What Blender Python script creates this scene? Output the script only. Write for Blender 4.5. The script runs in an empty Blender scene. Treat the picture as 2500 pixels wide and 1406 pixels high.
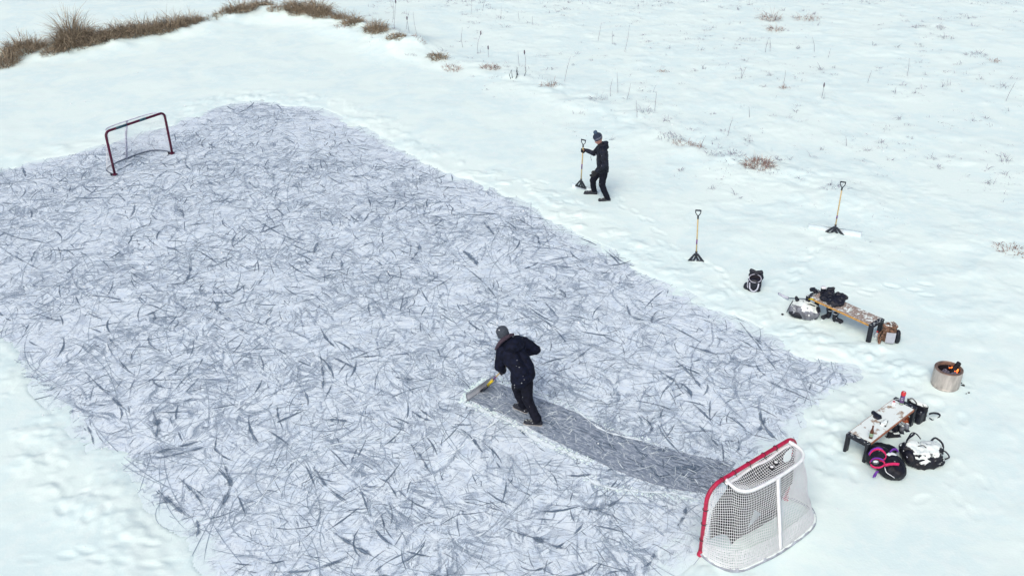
import bpy, math, random
import numpy as np
from mathutils import Vector, Matrix, noise as mnoise
random.seed(7); rng = np.random.default_rng(11)
S = bpy.context.scene
COL = S.collection
R = math.radians

# ------------------------------------------------------------------ camera
F_PX, TH, RO, H = 2324.24, 0.5159, -0.0130, 10.0818
_F = np.array([0, math.cos(TH), -math.sin(TH)]); _R0 = np.array([1., 0, 0]); _U0 = np.array([0, math.sin(TH), math.cos(TH)])
_R = _R0*math.cos(RO) + _U0*math.sin(RO); _U = -_R0*math.sin(RO) + _U0*math.cos(RO)
cam_d = bpy.data.cameras.new('camera'); cam = bpy.data.objects.new('camera', cam_d); COL.objects.link(cam)
cam_d.sensor_width = 36; cam_d.lens = F_PX/2500*36; cam_d.clip_end = 3000; cam_d.clip_start = .1
cam.matrix_world = Matrix(((_R[0], _U[0], -_F[0], 0), (_R[1], _U[1], -_F[1], 0), (_R[2], _U[2], -_F[2], H), (0, 0, 0, 1)))
S.camera = cam

def G(x, y, z=0.0):
    d = _F*F_PX + _R*(x-1250) - _U*(y-703)
    t = (z-H)/d[2]
    return Vector((d[0]*t, d[1]*t, z))
def GY(x, y, Y):
    d = _F*F_PX + _R*(x-1250) - _U*(y-703)
    t = Y/d[1]
    return Vector((d[0]*t, Y, H+d[2]*t))

# ------------------------------------------------------------------ materials
def newmat(name):
    m = bpy.data.materials.new(name); m.use_nodes = True
    nt = m.node_tree; b = nt.nodes['Principled BSDF']
    return m, nt, b
def N(nt, typ, **kw):
    n = nt.nodes.new(typ)
    for k, v in kw.items():
        if k.startswith('_'): setattr(n, k[1:], v)
        else:
            n.inputs[k.replace('__', ' ')].default_value = v
    return n
def mixc(nt, fac, a, b):
    n = nt.nodes.new('ShaderNodeMix'); n.data_type = 'RGBA'
    for sock, v in ((n.inputs[0], fac), (n.inputs[6], a), (n.inputs[7], b)):
        if hasattr(v, 'is_output'): nt.links.new(v, sock)
        elif isinstance(v, (int, float)): sock.default_value = v
        else: sock.default_value = (*v, 1)
    return n.outputs[2]
def math_(nt, op, a, b=0., c=0.):
    n = nt.nodes.new('ShaderNodeMath'); n.operation = op
    for i, v in enumerate((a, b, c)):
        if hasattr(v, 'is_output'): nt.links.new(v, n.inputs[i])
        else: n.inputs[i].default_value = v
    return n.outputs[0]
def ramp(nt, v, a, b, c=0., d=1.):
    n = nt.nodes.new('ShaderNodeMapRange'); n.interpolation_type = 'SMOOTHSTEP'
    nt.links.new(v, n.inputs[0])
    for i, q in enumerate((a, b, c, d)): n.inputs[i+1].default_value = q
    return n.outputs[0]
def coord(nt, which='Object', scale=(1, 1, 1), rot=(0, 0, 0)):
    t = nt.nodes.new('ShaderNodeTexCoord'); src = t.outputs[which]
    if any(rot):
        m0 = nt.nodes.new('ShaderNodeMapping'); nt.links.new(src, m0.inputs[0]); m0.inputs['Rotation'].default_value = rot; src = m0.outputs[0]
    mp = nt.nodes.new('ShaderNodeMapping'); nt.links.new(src, mp.inputs[0]); mp.inputs['Scale'].default_value = scale
    return mp.outputs[0]
def nz(nt, co, scale, detail=4, rough=.55, dist=0.):
    n = nt.nodes.new('ShaderNodeTexNoise'); n.inputs['Scale'].default_value = scale
    n.inputs['Detail'].default_value = detail; n.inputs['Roughness'].default_value = rough; n.inputs['Distortion'].default_value = dist
    nt.links.new(co, n.inputs['Vector']); return n.outputs[0]
def bump(nt, b, h, strength, dist):
    n = nt.nodes.new('ShaderNodeBump'); n.inputs['Strength'].default_value = strength; n.inputs['Distance'].default_value = dist
    nt.links.new(h, n.inputs['Height']); nt.links.new(n.outputs[0], b.inputs['Normal'])

SNOW = (.80, .88, .85)
def mat_plain(name, col, rough=.6, metal=0., var=.15, vs=14., bmp=0., snow=0., snow_scale=9., spec=.4, streak=None, sthr=.62):
    m, nt, b = newmat(name)
    co = coord(nt)
    f = nz(nt, co if streak is None else coord(nt, scale=streak), vs, 5, .6)
    dark = tuple(c*(1-var) for c in col); lite = tuple(min(1, c*(1+var)) for c in col)
    c = mixc(nt, ramp(nt, f, .3, .7), dark, lite)
    b.inputs['Roughness'].default_value = rough; b.inputs['Metallic'].default_value = metal
    b.inputs['Specular IOR Level'].default_value = spec
    if snow > 0:
        g = nt.nodes.new('ShaderNodeNewGeometry'); sx = nt.nodes.new('ShaderNodeSeparateXYZ'); nt.links.new(g.outputs['Normal'], sx.inputs[0])
        n1 = nz(nt, coord(nt), snow_scale, 4, .65)
        v = math_(nt, 'ADD', math_(nt, 'MULTIPLY', sx.outputs[2], .55), math_(nt, 'MULTIPLY', n1, 1.0))
        thr = 1.30 - snow*sthr
        fac = ramp(nt, v, thr-.05, thr+.05)
        c = mixc(nt, fac, c, SNOW)
    nt.links.new(c, b.inputs['Base Color'])
    if bmp > 0: bump(nt, b, nz(nt, co, vs*2.2, 4), .6, bmp)
    return m

def make_snow_mat():
    m, nt, b = newmat('snow')
    co = coord(nt)
    n1 = nz(nt, co, .55, 6, .62, .6); n2 = nz(nt, co, 3.2, 5, .6); n3 = nz(nt, co, 26, 4, .6)
    c1 = mixc(nt, ramp(nt, n1, .42, .58), (.735, .89, .87), (.80, .935, .885))
    c2 = mixc(nt, ramp(nt, n2, .46, .62, 0, .55), c1, (.82, .935, .895))
    c3 = mixc(nt, ramp(nt, n3, .52, .75, 0, .30), c2, (.74, .84, .84))
    nt.links.new(c3, b.inputs['Base Color'])
    b.inputs['Roughness'].default_value = .7; b.inputs['Specular IOR Level'].default_value = .25
    hh = math_(nt, 'ADD', math_(nt, 'MULTIPLY', n2, 1.0), math_(nt, 'MULTIPLY', n3, .35))
    bump(nt, b, hh, .45, .017)
    return m
def make_ice_mat():
    m, nt, b = newmat('skated_ice')
    co = coord(nt)
    wn = nt.nodes.new('ShaderNodeTexNoise'); wn.inputs['Scale'].default_value = .9; wn.inputs['Detail'].default_value = 2; nt.links.new(co, wn.inputs['Vector'])
    va = nt.nodes.new('ShaderNodeVectorMath'); va.operation = 'MULTIPLY_ADD'; nt.links.new(wn.outputs['Color'], va.inputs[0]); va.inputs[1].default_value = (1.1, 1.1, 0); nt.links.new(co, va.inputs[2])
    wco = va.outputs[0]
    def streak(ang, sc, ratio, lo, hi, amt, ms, mlo, mhi, off):
        m0 = nt.nodes.new('ShaderNodeMapping'); nt.links.new(wco, m0.inputs[0]); m0.inputs['Rotation'].default_value = (0, 0, R(ang)); m0.inputs['Location'].default_value = (off, off*.7, 0)
        mp = nt.nodes.new('ShaderNodeMapping'); nt.links.new(m0.outputs[0], mp.inputs[0]); mp.inputs['Scale'].default_value = (1, ratio, 1)
        st = ramp(nt, nz(nt, mp.outputs[0], sc, 3, .6), lo, hi, 0, amt)
        mk = ramp(nt, nz(nt, m0.outputs[0], ms, 3, .6), mlo, mhi)
        return math_(nt, 'MULTIPLY', st, mk)
    f = None
    for p in ((15, 10, .13, .53, .63, .95, 1.3, .43, .56, 3), (55, 13, .12, .53, .63, .9, 1.1, .44, .57, 11), (95, 9, .14, .54, .64, .9, 1.4, .43, .56, 23), (130, 12, .10, .53, .62, 1.0, 1.0, .43, .55, 31), (165, 15, .12, .53, .63, .9, 1.5, .44, .56, 47), (125, 4.2, .17, .54, .68, .62, .9, .42, .56, 113), (20, 4.8, .17, .55, .68, .6, .8, .44, .58, 127),
              (75, 24, .12, .53, .65, .85, 2.2, .42, .56, 53), (120, 28, .14, .53, .65, .85, 1.9, .42, .56, 61), (30, 26, .12, .53, .65, .85, 2.4, .43, .56, 71)):
        q = streak(*p); f = q if f is None else math_(nt, 'MAXIMUM', f, q)
    w = None
    for p in ((40, 22, .10, .56, .68, .9, 1.6, .42, .55, 83), (110, 26, .10, .56, .68, .9, 1.4, .42, .55, 97), (150, 20, .09, .57, .68, .9, 1.8, .44, .55, 101)):
        q = streak(*p); w = q if w is None else math_(nt, 'MAXIMUM', w, q)
    grain = nz(nt, co, 60, 3, .8)
    f = math_(nt, 'MULTIPLY', f, ramp(nt, grain, .38, .58, .22, 1.15))
    f = math_(nt, 'MULTIPLY', f, ramp(nt, nz(nt, co, .45, 4, .6), .36, .60, .55, 1.3))
    pat = nz(nt, co, 4.5, 7, .75)
    base = mixc(nt, ramp(nt, pat, .36, .60), (.70, .805, .895), (.835, .92, .955))
    base = mixc(nt, ramp(nt, grain, .46, .70, 0, .5), base, (.60, .705, .81))
    c = mixc(nt, f, base, (.21, .275, .36))
    c = mixc(nt, w, c, (.855, .935, .97))
    at = nt.nodes.new('ShaderNodeAttribute'); at.attribute_name = 'along'     # on the sheet itself: distance inwards from the snow
    ed = math_(nt, 'ADD', at.outputs['Fac'], math_(nt, 'MULTIPLY', math_(nt, 'SUBTRACT', nz(nt, co, 2.6, 6, .7), .5), 1.5))
    c = mixc(nt, ramp(nt, ed, -.10, .35, 1, 0), c, (.77, .90, .90))
    nt.links.new(c, b.inputs['Base Color'])
    b.inputs['Roughness'].default_value = .5; b.inputs['Specular IOR Level'].default_value = .3
    bump(nt, b, math_(nt, 'SUBTRACT', pat, f), .3, .010)
    return m
def make_mark_mat(name, c1, c2, lo, hi, opaque=False, fx=7., fy=75., clo=.4, chi=.62):
    # skate marks: snow worn through in fine streaks that run along each mark
    m, nt, b = newmat(name)
    co = coord(nt)
    def at(n_):
        a = nt.nodes.new('ShaderNodeAttribute'); a.attribute_name = n_; return a.outputs['Fac']
    cx = nt.nodes.new('ShaderNodeCombineXYZ')
    nt.links.new(math_(nt, 'MULTIPLY', at('along'), fx), cx.inputs[0]); nt.links.new(math_(nt, 'MULTIPLY', at('across'), fy), cx.inputs[1])
    st = nz(nt, cx.outputs[0], 1.0, 3, .65); g = nz(nt, co, 75, 3, .7); g2 = nz(nt, co, 13, 4, .65)
    a = math_(nt, 'ADD', math_(nt, 'MULTIPLY', st, .75), math_(nt, 'MULTIPLY', g, .35))
    a2 = math_(nt, 'ADD', math_(nt, 'ADD', a, math_(nt, 'MULTIPLY', g2, .45)), math_(nt, 'MULTIPLY', at('fade'), .9))
    nt.links.new(mixc(nt, ramp(nt, a, clo+.12, chi+.12), c1, c2), b.inputs['Base Color'])
    if not opaque: nt.links.new(ramp(nt, a2, lo, hi), b.inputs['Alpha'])
    b.inputs['Roughness'].default_value = .5; b.inputs['Specular IOR Level'].default_value = .3
    return m
M_SNOW = make_snow_mat(); M_ICE = make_ice_mat()
M_MARK = make_mark_mat('worn_mark', (.115, .165, .225), (.38, .46, .55), 1.05, 1.46, fx=3., fy=30., clo=.40, chi=.70)
M_SOFT = make_mark_mat('soft_mark', (.30, .375, .465), (.58, .655, .74), 1.10, 1.62, fx=3., fy=26., clo=.40, chi=.62)
M_SCR = make_mark_mat('scratch', (.26, .335, .41), (.76, .83, .89), 0, 1, True, 3., 30., clo=.40, chi=.62)
M_WHITE = make_mark_mat('ridge_mark', (.84, .93, .96), (.66, .775, .86), 1.0, 1.4, fx=4., fy=30., clo=.5, chi=.8)
M_BARE = make_mark_mat('scraped_ice', (.19, .235, .295), (.52, .58, .655), .85, 1.2, fx=9., fy=24., clo=.36, chi=.64)

# ------------------------------------------------------------------ mesh helpers
class MB:
    def __init__(s): s.v = []; s.f = []; s.m = []
    def add(s, vs, fs, m=0):
        o = len(s.v); s.v += [tuple(v) for v in vs]; s.f += [tuple(i+o for i in f) for f in fs]; s.m += [m]*len(fs); return s
    def box(s, c, d, rot=None, m=0, bev=0.0):
        c = Vector(c); x, y, z = d[0]/2, d[1]/2, d[2]/2
        if bev <= 0:
            vs = [Vector((sx*x, sy*y, sz*z)) for sz in (-1, 1) for sy in (-1, 1) for sx in (-1, 1)]
            fs = [(0, 2, 3, 1), (4, 5, 7, 6), (0, 1, 5, 4), (2, 6, 7, 3), (0, 4, 6, 2), (1, 3, 7, 5)]
        else:
            vs = []; fs = []; k = min(bev, x*.9, y*.9, z*.9)
            for (zz, ins) in ((-z, k), (-z+k, 0), (z-k, 0), (z, k)):
                xx, yy = x-ins, y-ins; kk = k if ins == 0 else k*.5
                for px, py in ((-xx+kk, -yy), (xx-kk, -yy), (xx, -yy+kk), (xx, yy-kk), (xx-kk, yy), (-xx+kk, yy), (-xx, yy-kk), (-xx, -yy+kk)):
                    vs.append(Vector((px, py, zz)))
            for r in range(3):
                for i in range(8):
                    a = r*8+i; b2 = r*8+(i+1) % 8; fs.append((a, b2, b2+8, a+8))
            fs.append(tuple(range(7, -1, -1))); fs.append(tuple(range(24, 32)))
        if rot is not None: vs = [rot @ v for v in vs]
        return s.add([v+c for v in vs], fs, m)
    def tube(s, pts, r, n=8, cap=True, m=0, closed=False):
        pts = [Vector(p) for p in pts]; k = len(pts)
        rr = r if isinstance(r, (list, tuple)) else [r]*k
        up = Vector((0, 0, 1)); prev = None; vs = []; fs = []
        for i, p in enumerate(pts):
            if closed: t = pts[(i+1) % k]-pts[i-1]
            else: t = pts[min(i+1, k-1)]-pts[max(i-1, 0)]
            t = t.normalized() if t.length > 1e-9 else Vector((0, 0, 1))
            if prev is None:
                a = up if abs(t.z) < .9 else Vector((1, 0, 0)); nrm = a-t*a.dot(t)
            else: nrm = prev-t*prev.dot(t)
            nrm.normalize(); prev = nrm; bn = t.cross(nrm)
            for j in range(n):
                an = 2*math.pi*j/n; vs.append(p+nrm*math.cos(an)*rr[i]+bn*math.sin(an)*rr[i])
        for i in range(k if closed else k-1):
            for j in range(n):
                a = i*n+j; b2 = i*n+(j+1) % n; c = ((i+1) % k)*n+(j+1) % n; d = ((i+1) % k)*n+j
                fs.append((a, b2, c, d))
        if cap and not closed:
            fs.append(tuple(range(n-1, -1, -1))); fs.append(tuple(range((k-1)*n, k*n)))
        return s.add(vs, fs, m)
    def strap(s, pts, w, t, side, m=0):
        # flat webbing band; side = width direction(s)
        pts = [Vector(p) for p in pts]; vs = []; fs = []; k = len(pts)
        for i, p in enumerate(pts):
            sd = Vector(side[i] if isinstance(side, list) else side).normalized()
            tg = (pts[min(i+1, k-1)]-pts[max(i-1, 0)]).normalized(); nn = tg.cross(sd).normalized()
            for a, b2 in ((-1, -1), (1, -1), (1, 1), (-1, 1)): vs.append(p+sd*a*w/2+nn*b2*t/2)
        for i in range(k-1):
            for j in range(4): fs.append((i*4+j, i*4+(j+1) % 4, (i+1)*4+(j+1) % 4, (i+1)*4+j))
        fs.append((3, 2, 1, 0)); fs.append(tuple((k-1)*4+j for j in range(4)))
        return s.add(vs, fs, m)
    def lathe(s, prof, c=(0, 0, 0), n=32, rot=None, m=0):
        c = Vector(c); vs = []; fs = []
        for r, z in prof:
            for j in range(n):
                a = 2*math.pi*j/n; v = Vector((r*math.cos(a), r*math.sin(a), z)); vs.append((rot @ v if rot is not None else v)+c)
        for i in range(len(prof)-1):
            for j in range(n): fs.append((i*n+j, i*n+(j+1) % n, (i+1)*n+(j+1) % n, (i+1)*n+j))
        fs.append(tuple(range(n-1, -1, -1))); fs.append(tuple(range((len(prof)-1)*n, len(prof)*n)))
        return s.add(vs, fs, m)
    def ball(s, c, r, rot=None, nu=16, nv=10, m=0):
        c = Vector(c); r = Vector(r) if not isinstance(r, (int, float)) else Vector((r, r, r)); vs = []; fs = []
        def tr(v):
            v = Vector((v.x*r.x, v.y*r.y, v.z*r.z)); return (rot @ v if rot is not None else v)+c
        vs.append(tr(Vector((0, 0, -1))))
        for i in range(1, nv):
            ph = -math.pi/2+math.pi*i/nv
            for j in range(nu):
                th = 2*math.pi*j/nu; vs.append(tr(Vector((math.cos(ph)*math.cos(th), math.cos(ph)*math.sin(th), math.sin(ph)))))
        vs.append(tr(Vector((0, 0, 1))))
        for j in range(nu): fs.append((0, 1+(j+1) % nu, 1+j))
        for i in range(nv-2):
            for j in range(nu): a = 1+i*nu+j; b2 = 1+i*nu+(j+1) % nu; fs.append((a, b2, b2+nu, a+nu))
        t = len(vs)-1; o = 1+(nv-2)*nu
        for j in range(nu): fs.append((o+j, o+(j+1) % nu, t))
        return s.add(vs, fs, m)
    def cone(s, a, ra, b, rb, n=14):
        # capsule with two radii, for blobs
        a = Vector(a); b = Vector(b); d = b-a; L = d.length
        if L < 1e-6: return s.ball(a, max(ra, rb))
        q = d.to_track_quat('Z', 'Y').to_matrix(); prof = []
        for i in range(6):
            an = -math.pi/2+math.pi/2*i/6; prof.append((max(ra*math.cos(an), .001), ra*math.sin(an)))
        for i in range(0, 7):
            an = math.pi/2*i/6; prof.append((max(rb*math.cos(an), .001), L+rb*math.sin(an)))
        return s.lathe(prof, a, n, q)
    def mesh(s, name):
        me = bpy.data.meshes.new(name); me.from_pydata(s.v, [], s.f); return me
def link(name, me, mats, parent=None, smooth=True):
    o = bpy.data.objects.new(name, me); COL.objects.link(o)
    for m in (mats if isinstance(mats, (list, tuple)) else [mats]): me.materials.append(m)
    if smooth: me.shade_smooth()
    if parent is not None: o.parent = parent; o.matrix_parent_inverse = Matrix.Translation(-parent.location) if parent.type == 'EMPTY' else Matrix()
    return o
def build(mb, name, mats, parent=None, smooth=True, sharp=None):
    me = mb.mesh(name)
    if len(mb.m): me.polygons.foreach_set('material_index', mb.m)
    o = link(name, me, mats, parent, smooth)
    if smooth and sharp is not None:
        me.set_sharp_from_angle(angle=R(sharp))
    return o
def subpart(o, parent):
    # part of a mesh part: world coordinates stay
    o.parent = parent; o.matrix_parent_inverse = Matrix(); o.location = (0, 0, 0); return o
def thing(name, label, cat, loc, group=None):
    o = bpy.data.objects.new(name, None); COL.objects.link(o); o.location = loc; o.empty_display_size = .1
    o['label'] = label; o['category'] = cat
    if group: o['group'] = group
    return o
def tag(o, label, cat, group=None, kind=None):
    if label: o['label'] = label
    if cat: o['category'] = cat
    if group: o['group'] = group
    if kind: o['kind'] = kind
    return o
def remesh(mb, voxel, smooth=2, wr=0., ws=9., wstretch=(1, 1, 1), seed=0., cut_below=None):
    me = mb.mesh('tmp'); o = bpy.data.objects.new('tmp', me); COL.objects.link(o)
    md = o.modifiers.new('r', 'REMESH'); md.mode = 'VOXEL'; md.voxel_size = voxel; md.adaptivity = 0
    if smooth:
        sm = o.modifiers.new('s', 'SMOOTH'); sm.iterations = smooth; sm.factor = .5
    dg = bpy.context.evaluated_depsgraph_get(); me2 = bpy.data.meshes.new_from_object(o.evaluated_get(dg))
    bpy.data.objects.remove(o); bpy.data.meshes.remove(me)
    if wr > 0:
        for v, nn in zip(me2.vertices, [x.vector.copy() for x in me2.vertex_normals]):
            p = Vector((v.co.x*ws*wstretch[0], v.co.y*ws*wstretch[1], v.co.z*ws*wstretch[2]))+Vector((seed, 0, 0))
            k = (1-abs(mnoise.noise(p))*2.2)+.5*mnoise.noise(p*2.7)
            v.co += nn*k*wr
    me2.update()
    return me2
def blob(name, mb, voxel, mats, parent=None, **kw):
    return link(name, remesh(mb, voxel, **kw), mats, parent)
def curve_sheet(name, outline, holes, thick, frame, mats, parent=None, smooth=False):
    # flat plate with holes; frame maps (x, y, n) to the world
    cu = bpy.data.curves.new('c', 'CURVE'); cu.dimensions = '2D'; cu.fill_mode = 'BOTH'; cu.extrude = thick/2
    for poly in [outline]+holes:
        sp = cu.splines.new('POLY'); sp.points.add(len(poly)-1); sp.use_cyclic_u = True
        for i, (x, y) in enumerate(poly): sp.points[i].co = (x, y, 0, 1)
    o = bpy.data.objects.new('c', cu); COL.objects.link(o)
    dg = bpy.context.evaluated_depsgraph_get(); me = bpy.data.meshes.new_from_object(o.evaluated_get(dg)); bpy.data.objects.remove(o)
    for v in me.vertices: v.co = frame(v.co.x, v.co.y, v.co.z)
    me.update(); me.name = name; me.materials.clear()
    return link(name, me, mats, parent, smooth)
def bez(pts, n=8, closed=False):
    # catmull-rom
    P = [Vector(p) for p in pts]; out = []; k = len(P)
    rngi = range(k) if closed else range(k-1)
    for i in rngi:
        p0 = P[(i-1) % k] if (closed or i > 0) else P[0]*2-P[1]; p1 = P[i]; p2 = P[(i+1) % k]
        p3 = P[(i+2) % k] if (closed or i+2 < k) else P[-1]*2-P[-2]
        for j in range(n):
            t = j/n; out.append(.5*((2*p1)+(p2-p0)*t+(2*p0-5*p1+4*p2-p3)*t*t+(3*p1-p0-3*p2+p3)*t**3))
    if not closed: out.append(P[-1].copy())
    return out

# ------------------------------------------------------------------ numpy noise
_tab = rng.random((256, 256))
def vnoise(x, y, s, seed=0):
    x = x/s+seed*17.3; y = y/s+seed*9.1
    xi = np.floor(x).astype(int); yi = np.floor(y).astype(int); fx = x-xi; fy = y-yi
    fx = fx*fx*(3-2*fx); fy = fy*fy*(3-2*fy)
    a = _tab[xi % 256, yi % 256]; b = _tab[(xi+1) % 256, yi % 256]; c = _tab[xi % 256, (yi+1) % 256]; d = _tab[(xi+1) % 256, (yi+1) % 256]
    return (a*(1-fx)+b*fx)*(1-fy)+(c*(1-fx)+d*fx)*fy-.5
def fbm(x, y, s, o=4, seed=0):
    r = 0; a = 1
    for i in range(o): r = r+a*vnoise(x, y, s, seed+i); s *= .5; a *= .55
    return r
def seg_dist(x, y, poly, closed):
    d = np.full(x.shape, 1e9); n = len(poly)
    for i in range(n if closed else n-1):
        ax, ay = poly[i]; bx, by = poly[(i+1) % n]; ex, ey = bx-ax, by-ay
        t = np.clip(((x-ax)*ex+(y-ay)*ey)/(ex*ex+ey*ey+1e-12), 0, 1)
        d = np.minimum(d, np.hypot(x-ax-t*ex, y-ay-t*ey))
    return d
def inside(x, y, poly):
    r = np.zeros(x.shape, bool); n = len(poly)
    for i in range(n):
        ax, ay = poly[i]; bx, by = poly[(i+1) % n]
        if ay == by: continue
        r ^= ((ay > y) != (by > y)) & (x < (bx-ax)*(y-ay)/(by-ay)+ax)
    return r
def P2(lst): return [tuple(G(*p)[:2]) for p in lst]
RINK = P2([(560, 255), (640, 248), (760, 262), (860, 300), (950, 350), (1060, 405), (1110, 430), (1190, 450), (1290, 500), (1400, 575), (1500, 620), (1610, 680),
           (1720, 745), (1850, 808), (1960, 858), (2090, 894), (2130, 928), (2050, 965), (1975, 1005), (1930, 1060), (1870, 1110), (1780, 1210), (1725, 1290), (1690, 1350),
           (1640, 1385), (1600, 1430), (1500, 1500), (640, 1500), (560, 1440), (500, 1372), (470, 1300), (400, 1258), (335, 1190), (300, 1140), (215, 1090), (150, 1010),
           (110, 965), (60, 925), (0, 848), (-300, 640), (-420, 560), (-300, 480), (0, 415), (130, 385), (260, 352), (400, 308), (500, 270)])
def rink_sd(x, y):
    d = seg_dist(x, y, RINK, True); return np.where(inside(x, y, RINK), -d, d)
BANK = P2([(-300, 200), (0, 150), (130, 132), (300, 108), (480, 72), (560, 52), (650, 38), (760, 48), (850, 68), (930, 95), (985, 118)])
BANK2 = P2([(985, 118), (1080, 150), (1200, 178), (1340, 215), (1500, 280), (1650, 350), (1850, 410), (2050, 480)])
FOOT = []
def trail(a, b, n, jit=.12, width=.16):
    a = Vector(a[:2]); b = Vector(b[:2]); d = (b-a).normalized(); s = Vector((-d.y, d.x))
    for i in range(n):
        p = a.lerp(b, (i+.5)/n)+s*(width/2 if i % 2 else -width/2)+Vector((random.uniform(-jit, jit), random.uniform(-jit, jit)))
        FOOT.append((p.x, p.y, math.atan2(d.y, d.x)+random.uniform(-.3, .3)))
trail(G(1850, 820), G(2010, 800), 8, .25); trail(G(2000, 900), G(2230, 900), 9, .3); trail(G(2240, 900), G(2250, 1100), 8, .3)
trail(G(1500, 470), G(1690, 650), 12); trail(G(1720, 640), G(1840, 740), 9, .2); trail(G(1860, 740), G(2030, 570), 14); trail(G(2150, 860), G(2050, 1020), 10, .3)
trail(G(2030, 1170), G(1960, 1000), 8, .3); trail(G(200, 1280), G(80, 1060), 8); trail(G(100, 1350), G(420, 1380), 8, .3); trail(G(2300, 1000), G(2420, 1300), 8, .3)
trail(G(1300, 450), G(1420, 500), 7, .3); trail(G(2210, 130), G(2250, 380), 14, .4); trail(G(2080, 700), G(2270, 720), 8, .3)
for px, py in ((2010, 840), (2080, 870), (1900, 800), (2000, 1040), (2010, 1110), (2230, 940), (2190, 920), (2120, 930), (2150, 900), (2300, 1040), (1990, 880), (2250, 1220), (2350, 940)):
    q = G(px, py); FOOT.append((q.x, q.y, random.uniform(0, 6.3)))

def ground_h(x, y, rough=True):
    s = rink_sd(x, y)
    s1 = s+fbm(x, y, 1.1, 5, 3)*.6+fbm(x, y, .28, 3, 8)*.28
    ramp_ = np.clip(s1*.11, -.045, .028)
    lump = np.exp(-((s-.55)/.6)**2)
    h = ramp_+np.clip(s, 0, 1)*(fbm(x, y, 3.2, 4, 5)*.05)+lump*np.clip(fbm(x, y, .34, 4, 21)*.085, -.01, .06)*np.clip(s*4, 0, 1)
    h += np.clip(s/3, 0, 1)*fbm(x, y, .8, 4, 31)*.02
    # old drifts on the left bank in front
    h += np.clip(s, 0, 1)*np.where(x < -3, fbm(x, y, 1.7, 4, 41)*.05, 0)*np.clip((-3-x)/2, 0, 1)*(y < 14)
    b = seg_dist(x, y, BANK, False); h += .28*np.exp(-(b/1.2)**2)*(1+fbm(x, y, 1.5, 3, 51)*.8)+.14*np.exp(-(b/.8)**2)*np.clip(fbm(x, y, .55, 3, 57), 0, 1)
    b2 = seg_dist(x, y, BANK2, False); h += .07*np.exp(-(b2/1.0)**2)*(1+fbm(x, y, .8, 3, 52)*1.5)
    # field behind the bank: lumpy snow over dead grass
    fld = np.clip((x-(-2))/6+(y-30)/20, 0, 1)*np.clip(s-1.5, 0, 1)
    h += fld*np.clip(fbm(x, y, .7, 4, 61), -.1, .6)*.05
    h = np.where(s > .15, np.maximum(h, .012+.0*s), h)
    for fx, fy, an in FOOT:
        k = (abs(x-fx) < .5) & (abs(y-fy) < .5)
        if not np.any(k): continue
        dx = x[k]-fx; dy = y[k]-fy; u = dx*math.cos(an)+dy*math.sin(an); v = -dx*math.sin(an)+dy*math.cos(an)
        q = (u/.15)**2+(v/.065)**2
        h[k] += (-.018*np.exp(-q**2)+.006*np.exp(-((np.sqrt(q)-1.45)/.35)**2))*np.clip(s[k]*4, 0, 1)
    h = np.where(s > .25, np.maximum(h, .008), h)
    return h
def gh(p):
    return float(ground_h(np.array([p[0]]), np.array([p[1]]))[0])
def axis(lo, hi, step, far):
    a = np.arange(lo, hi+1e-6, step); out = []; v = hi; st = step
    while v < far[1]: st *= 1.12; v += st; out.append(v)
    out2 = []; v = lo; st = step
    while v > far[0]: st *= 1.12; v -= st; out2.append(v)
    return np.concatenate([out2[::-1], a, out])
def build_ground():
    xs = np.concatenate([axis(-11, 11.5, .042, (-11, 11.5))]); ys = np.arange(8.2, 24.5, .042)
    xs = np.concatenate([-np.cumsum(.1*1.14**np.arange(46))[::-1]-26, np.arange(-26, -11.01, .10), xs, np.arange(11.6, 26, .10), 26+np.cumsum(.1*1.14**np.arange(46))])
    ys = np.concatenate([8.2-np.cumsum(.08*1.16**np.arange(40))[::-1], ys, np.arange(24.55, 52, .10), 52+np.cumsum(.12*1.13**np.arange(54))])
    # keep the mid distance reasonably fine
    X, Y = np.meshgrid(xs, ys); h = ground_h(X.ravel().copy(), Y.ravel().copy())
    n, k = len(ys), len(xs)
    idx = np.arange(n*k).reshape(n, k); q = np.stack([idx[:-1, :-1], idx[:-1, 1:], idx[1:, 1:], idx[1:, :-1]], -1).reshape(-1, 4)
    me = bpy.data.meshes.new('snow_ground'); me.vertices.add(n*k); me.vertices.foreach_set('co', np.stack([X.ravel(), Y.ravel(), h], -1).ravel())
    me.loops.add(len(q)*4); me.loops.foreach_set('vertex_index', q.ravel()); me.polygons.add(len(q)); me.polygons.foreach_set('loop_start', np.arange(0, len(q)*4, 4))
    me.update(); me.validate(); o = link('snow_ground', me, M_SNOW); tag(o, 'white snow covering the frozen pond banks and the field', None, kind='structure')
build_ground()

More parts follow.
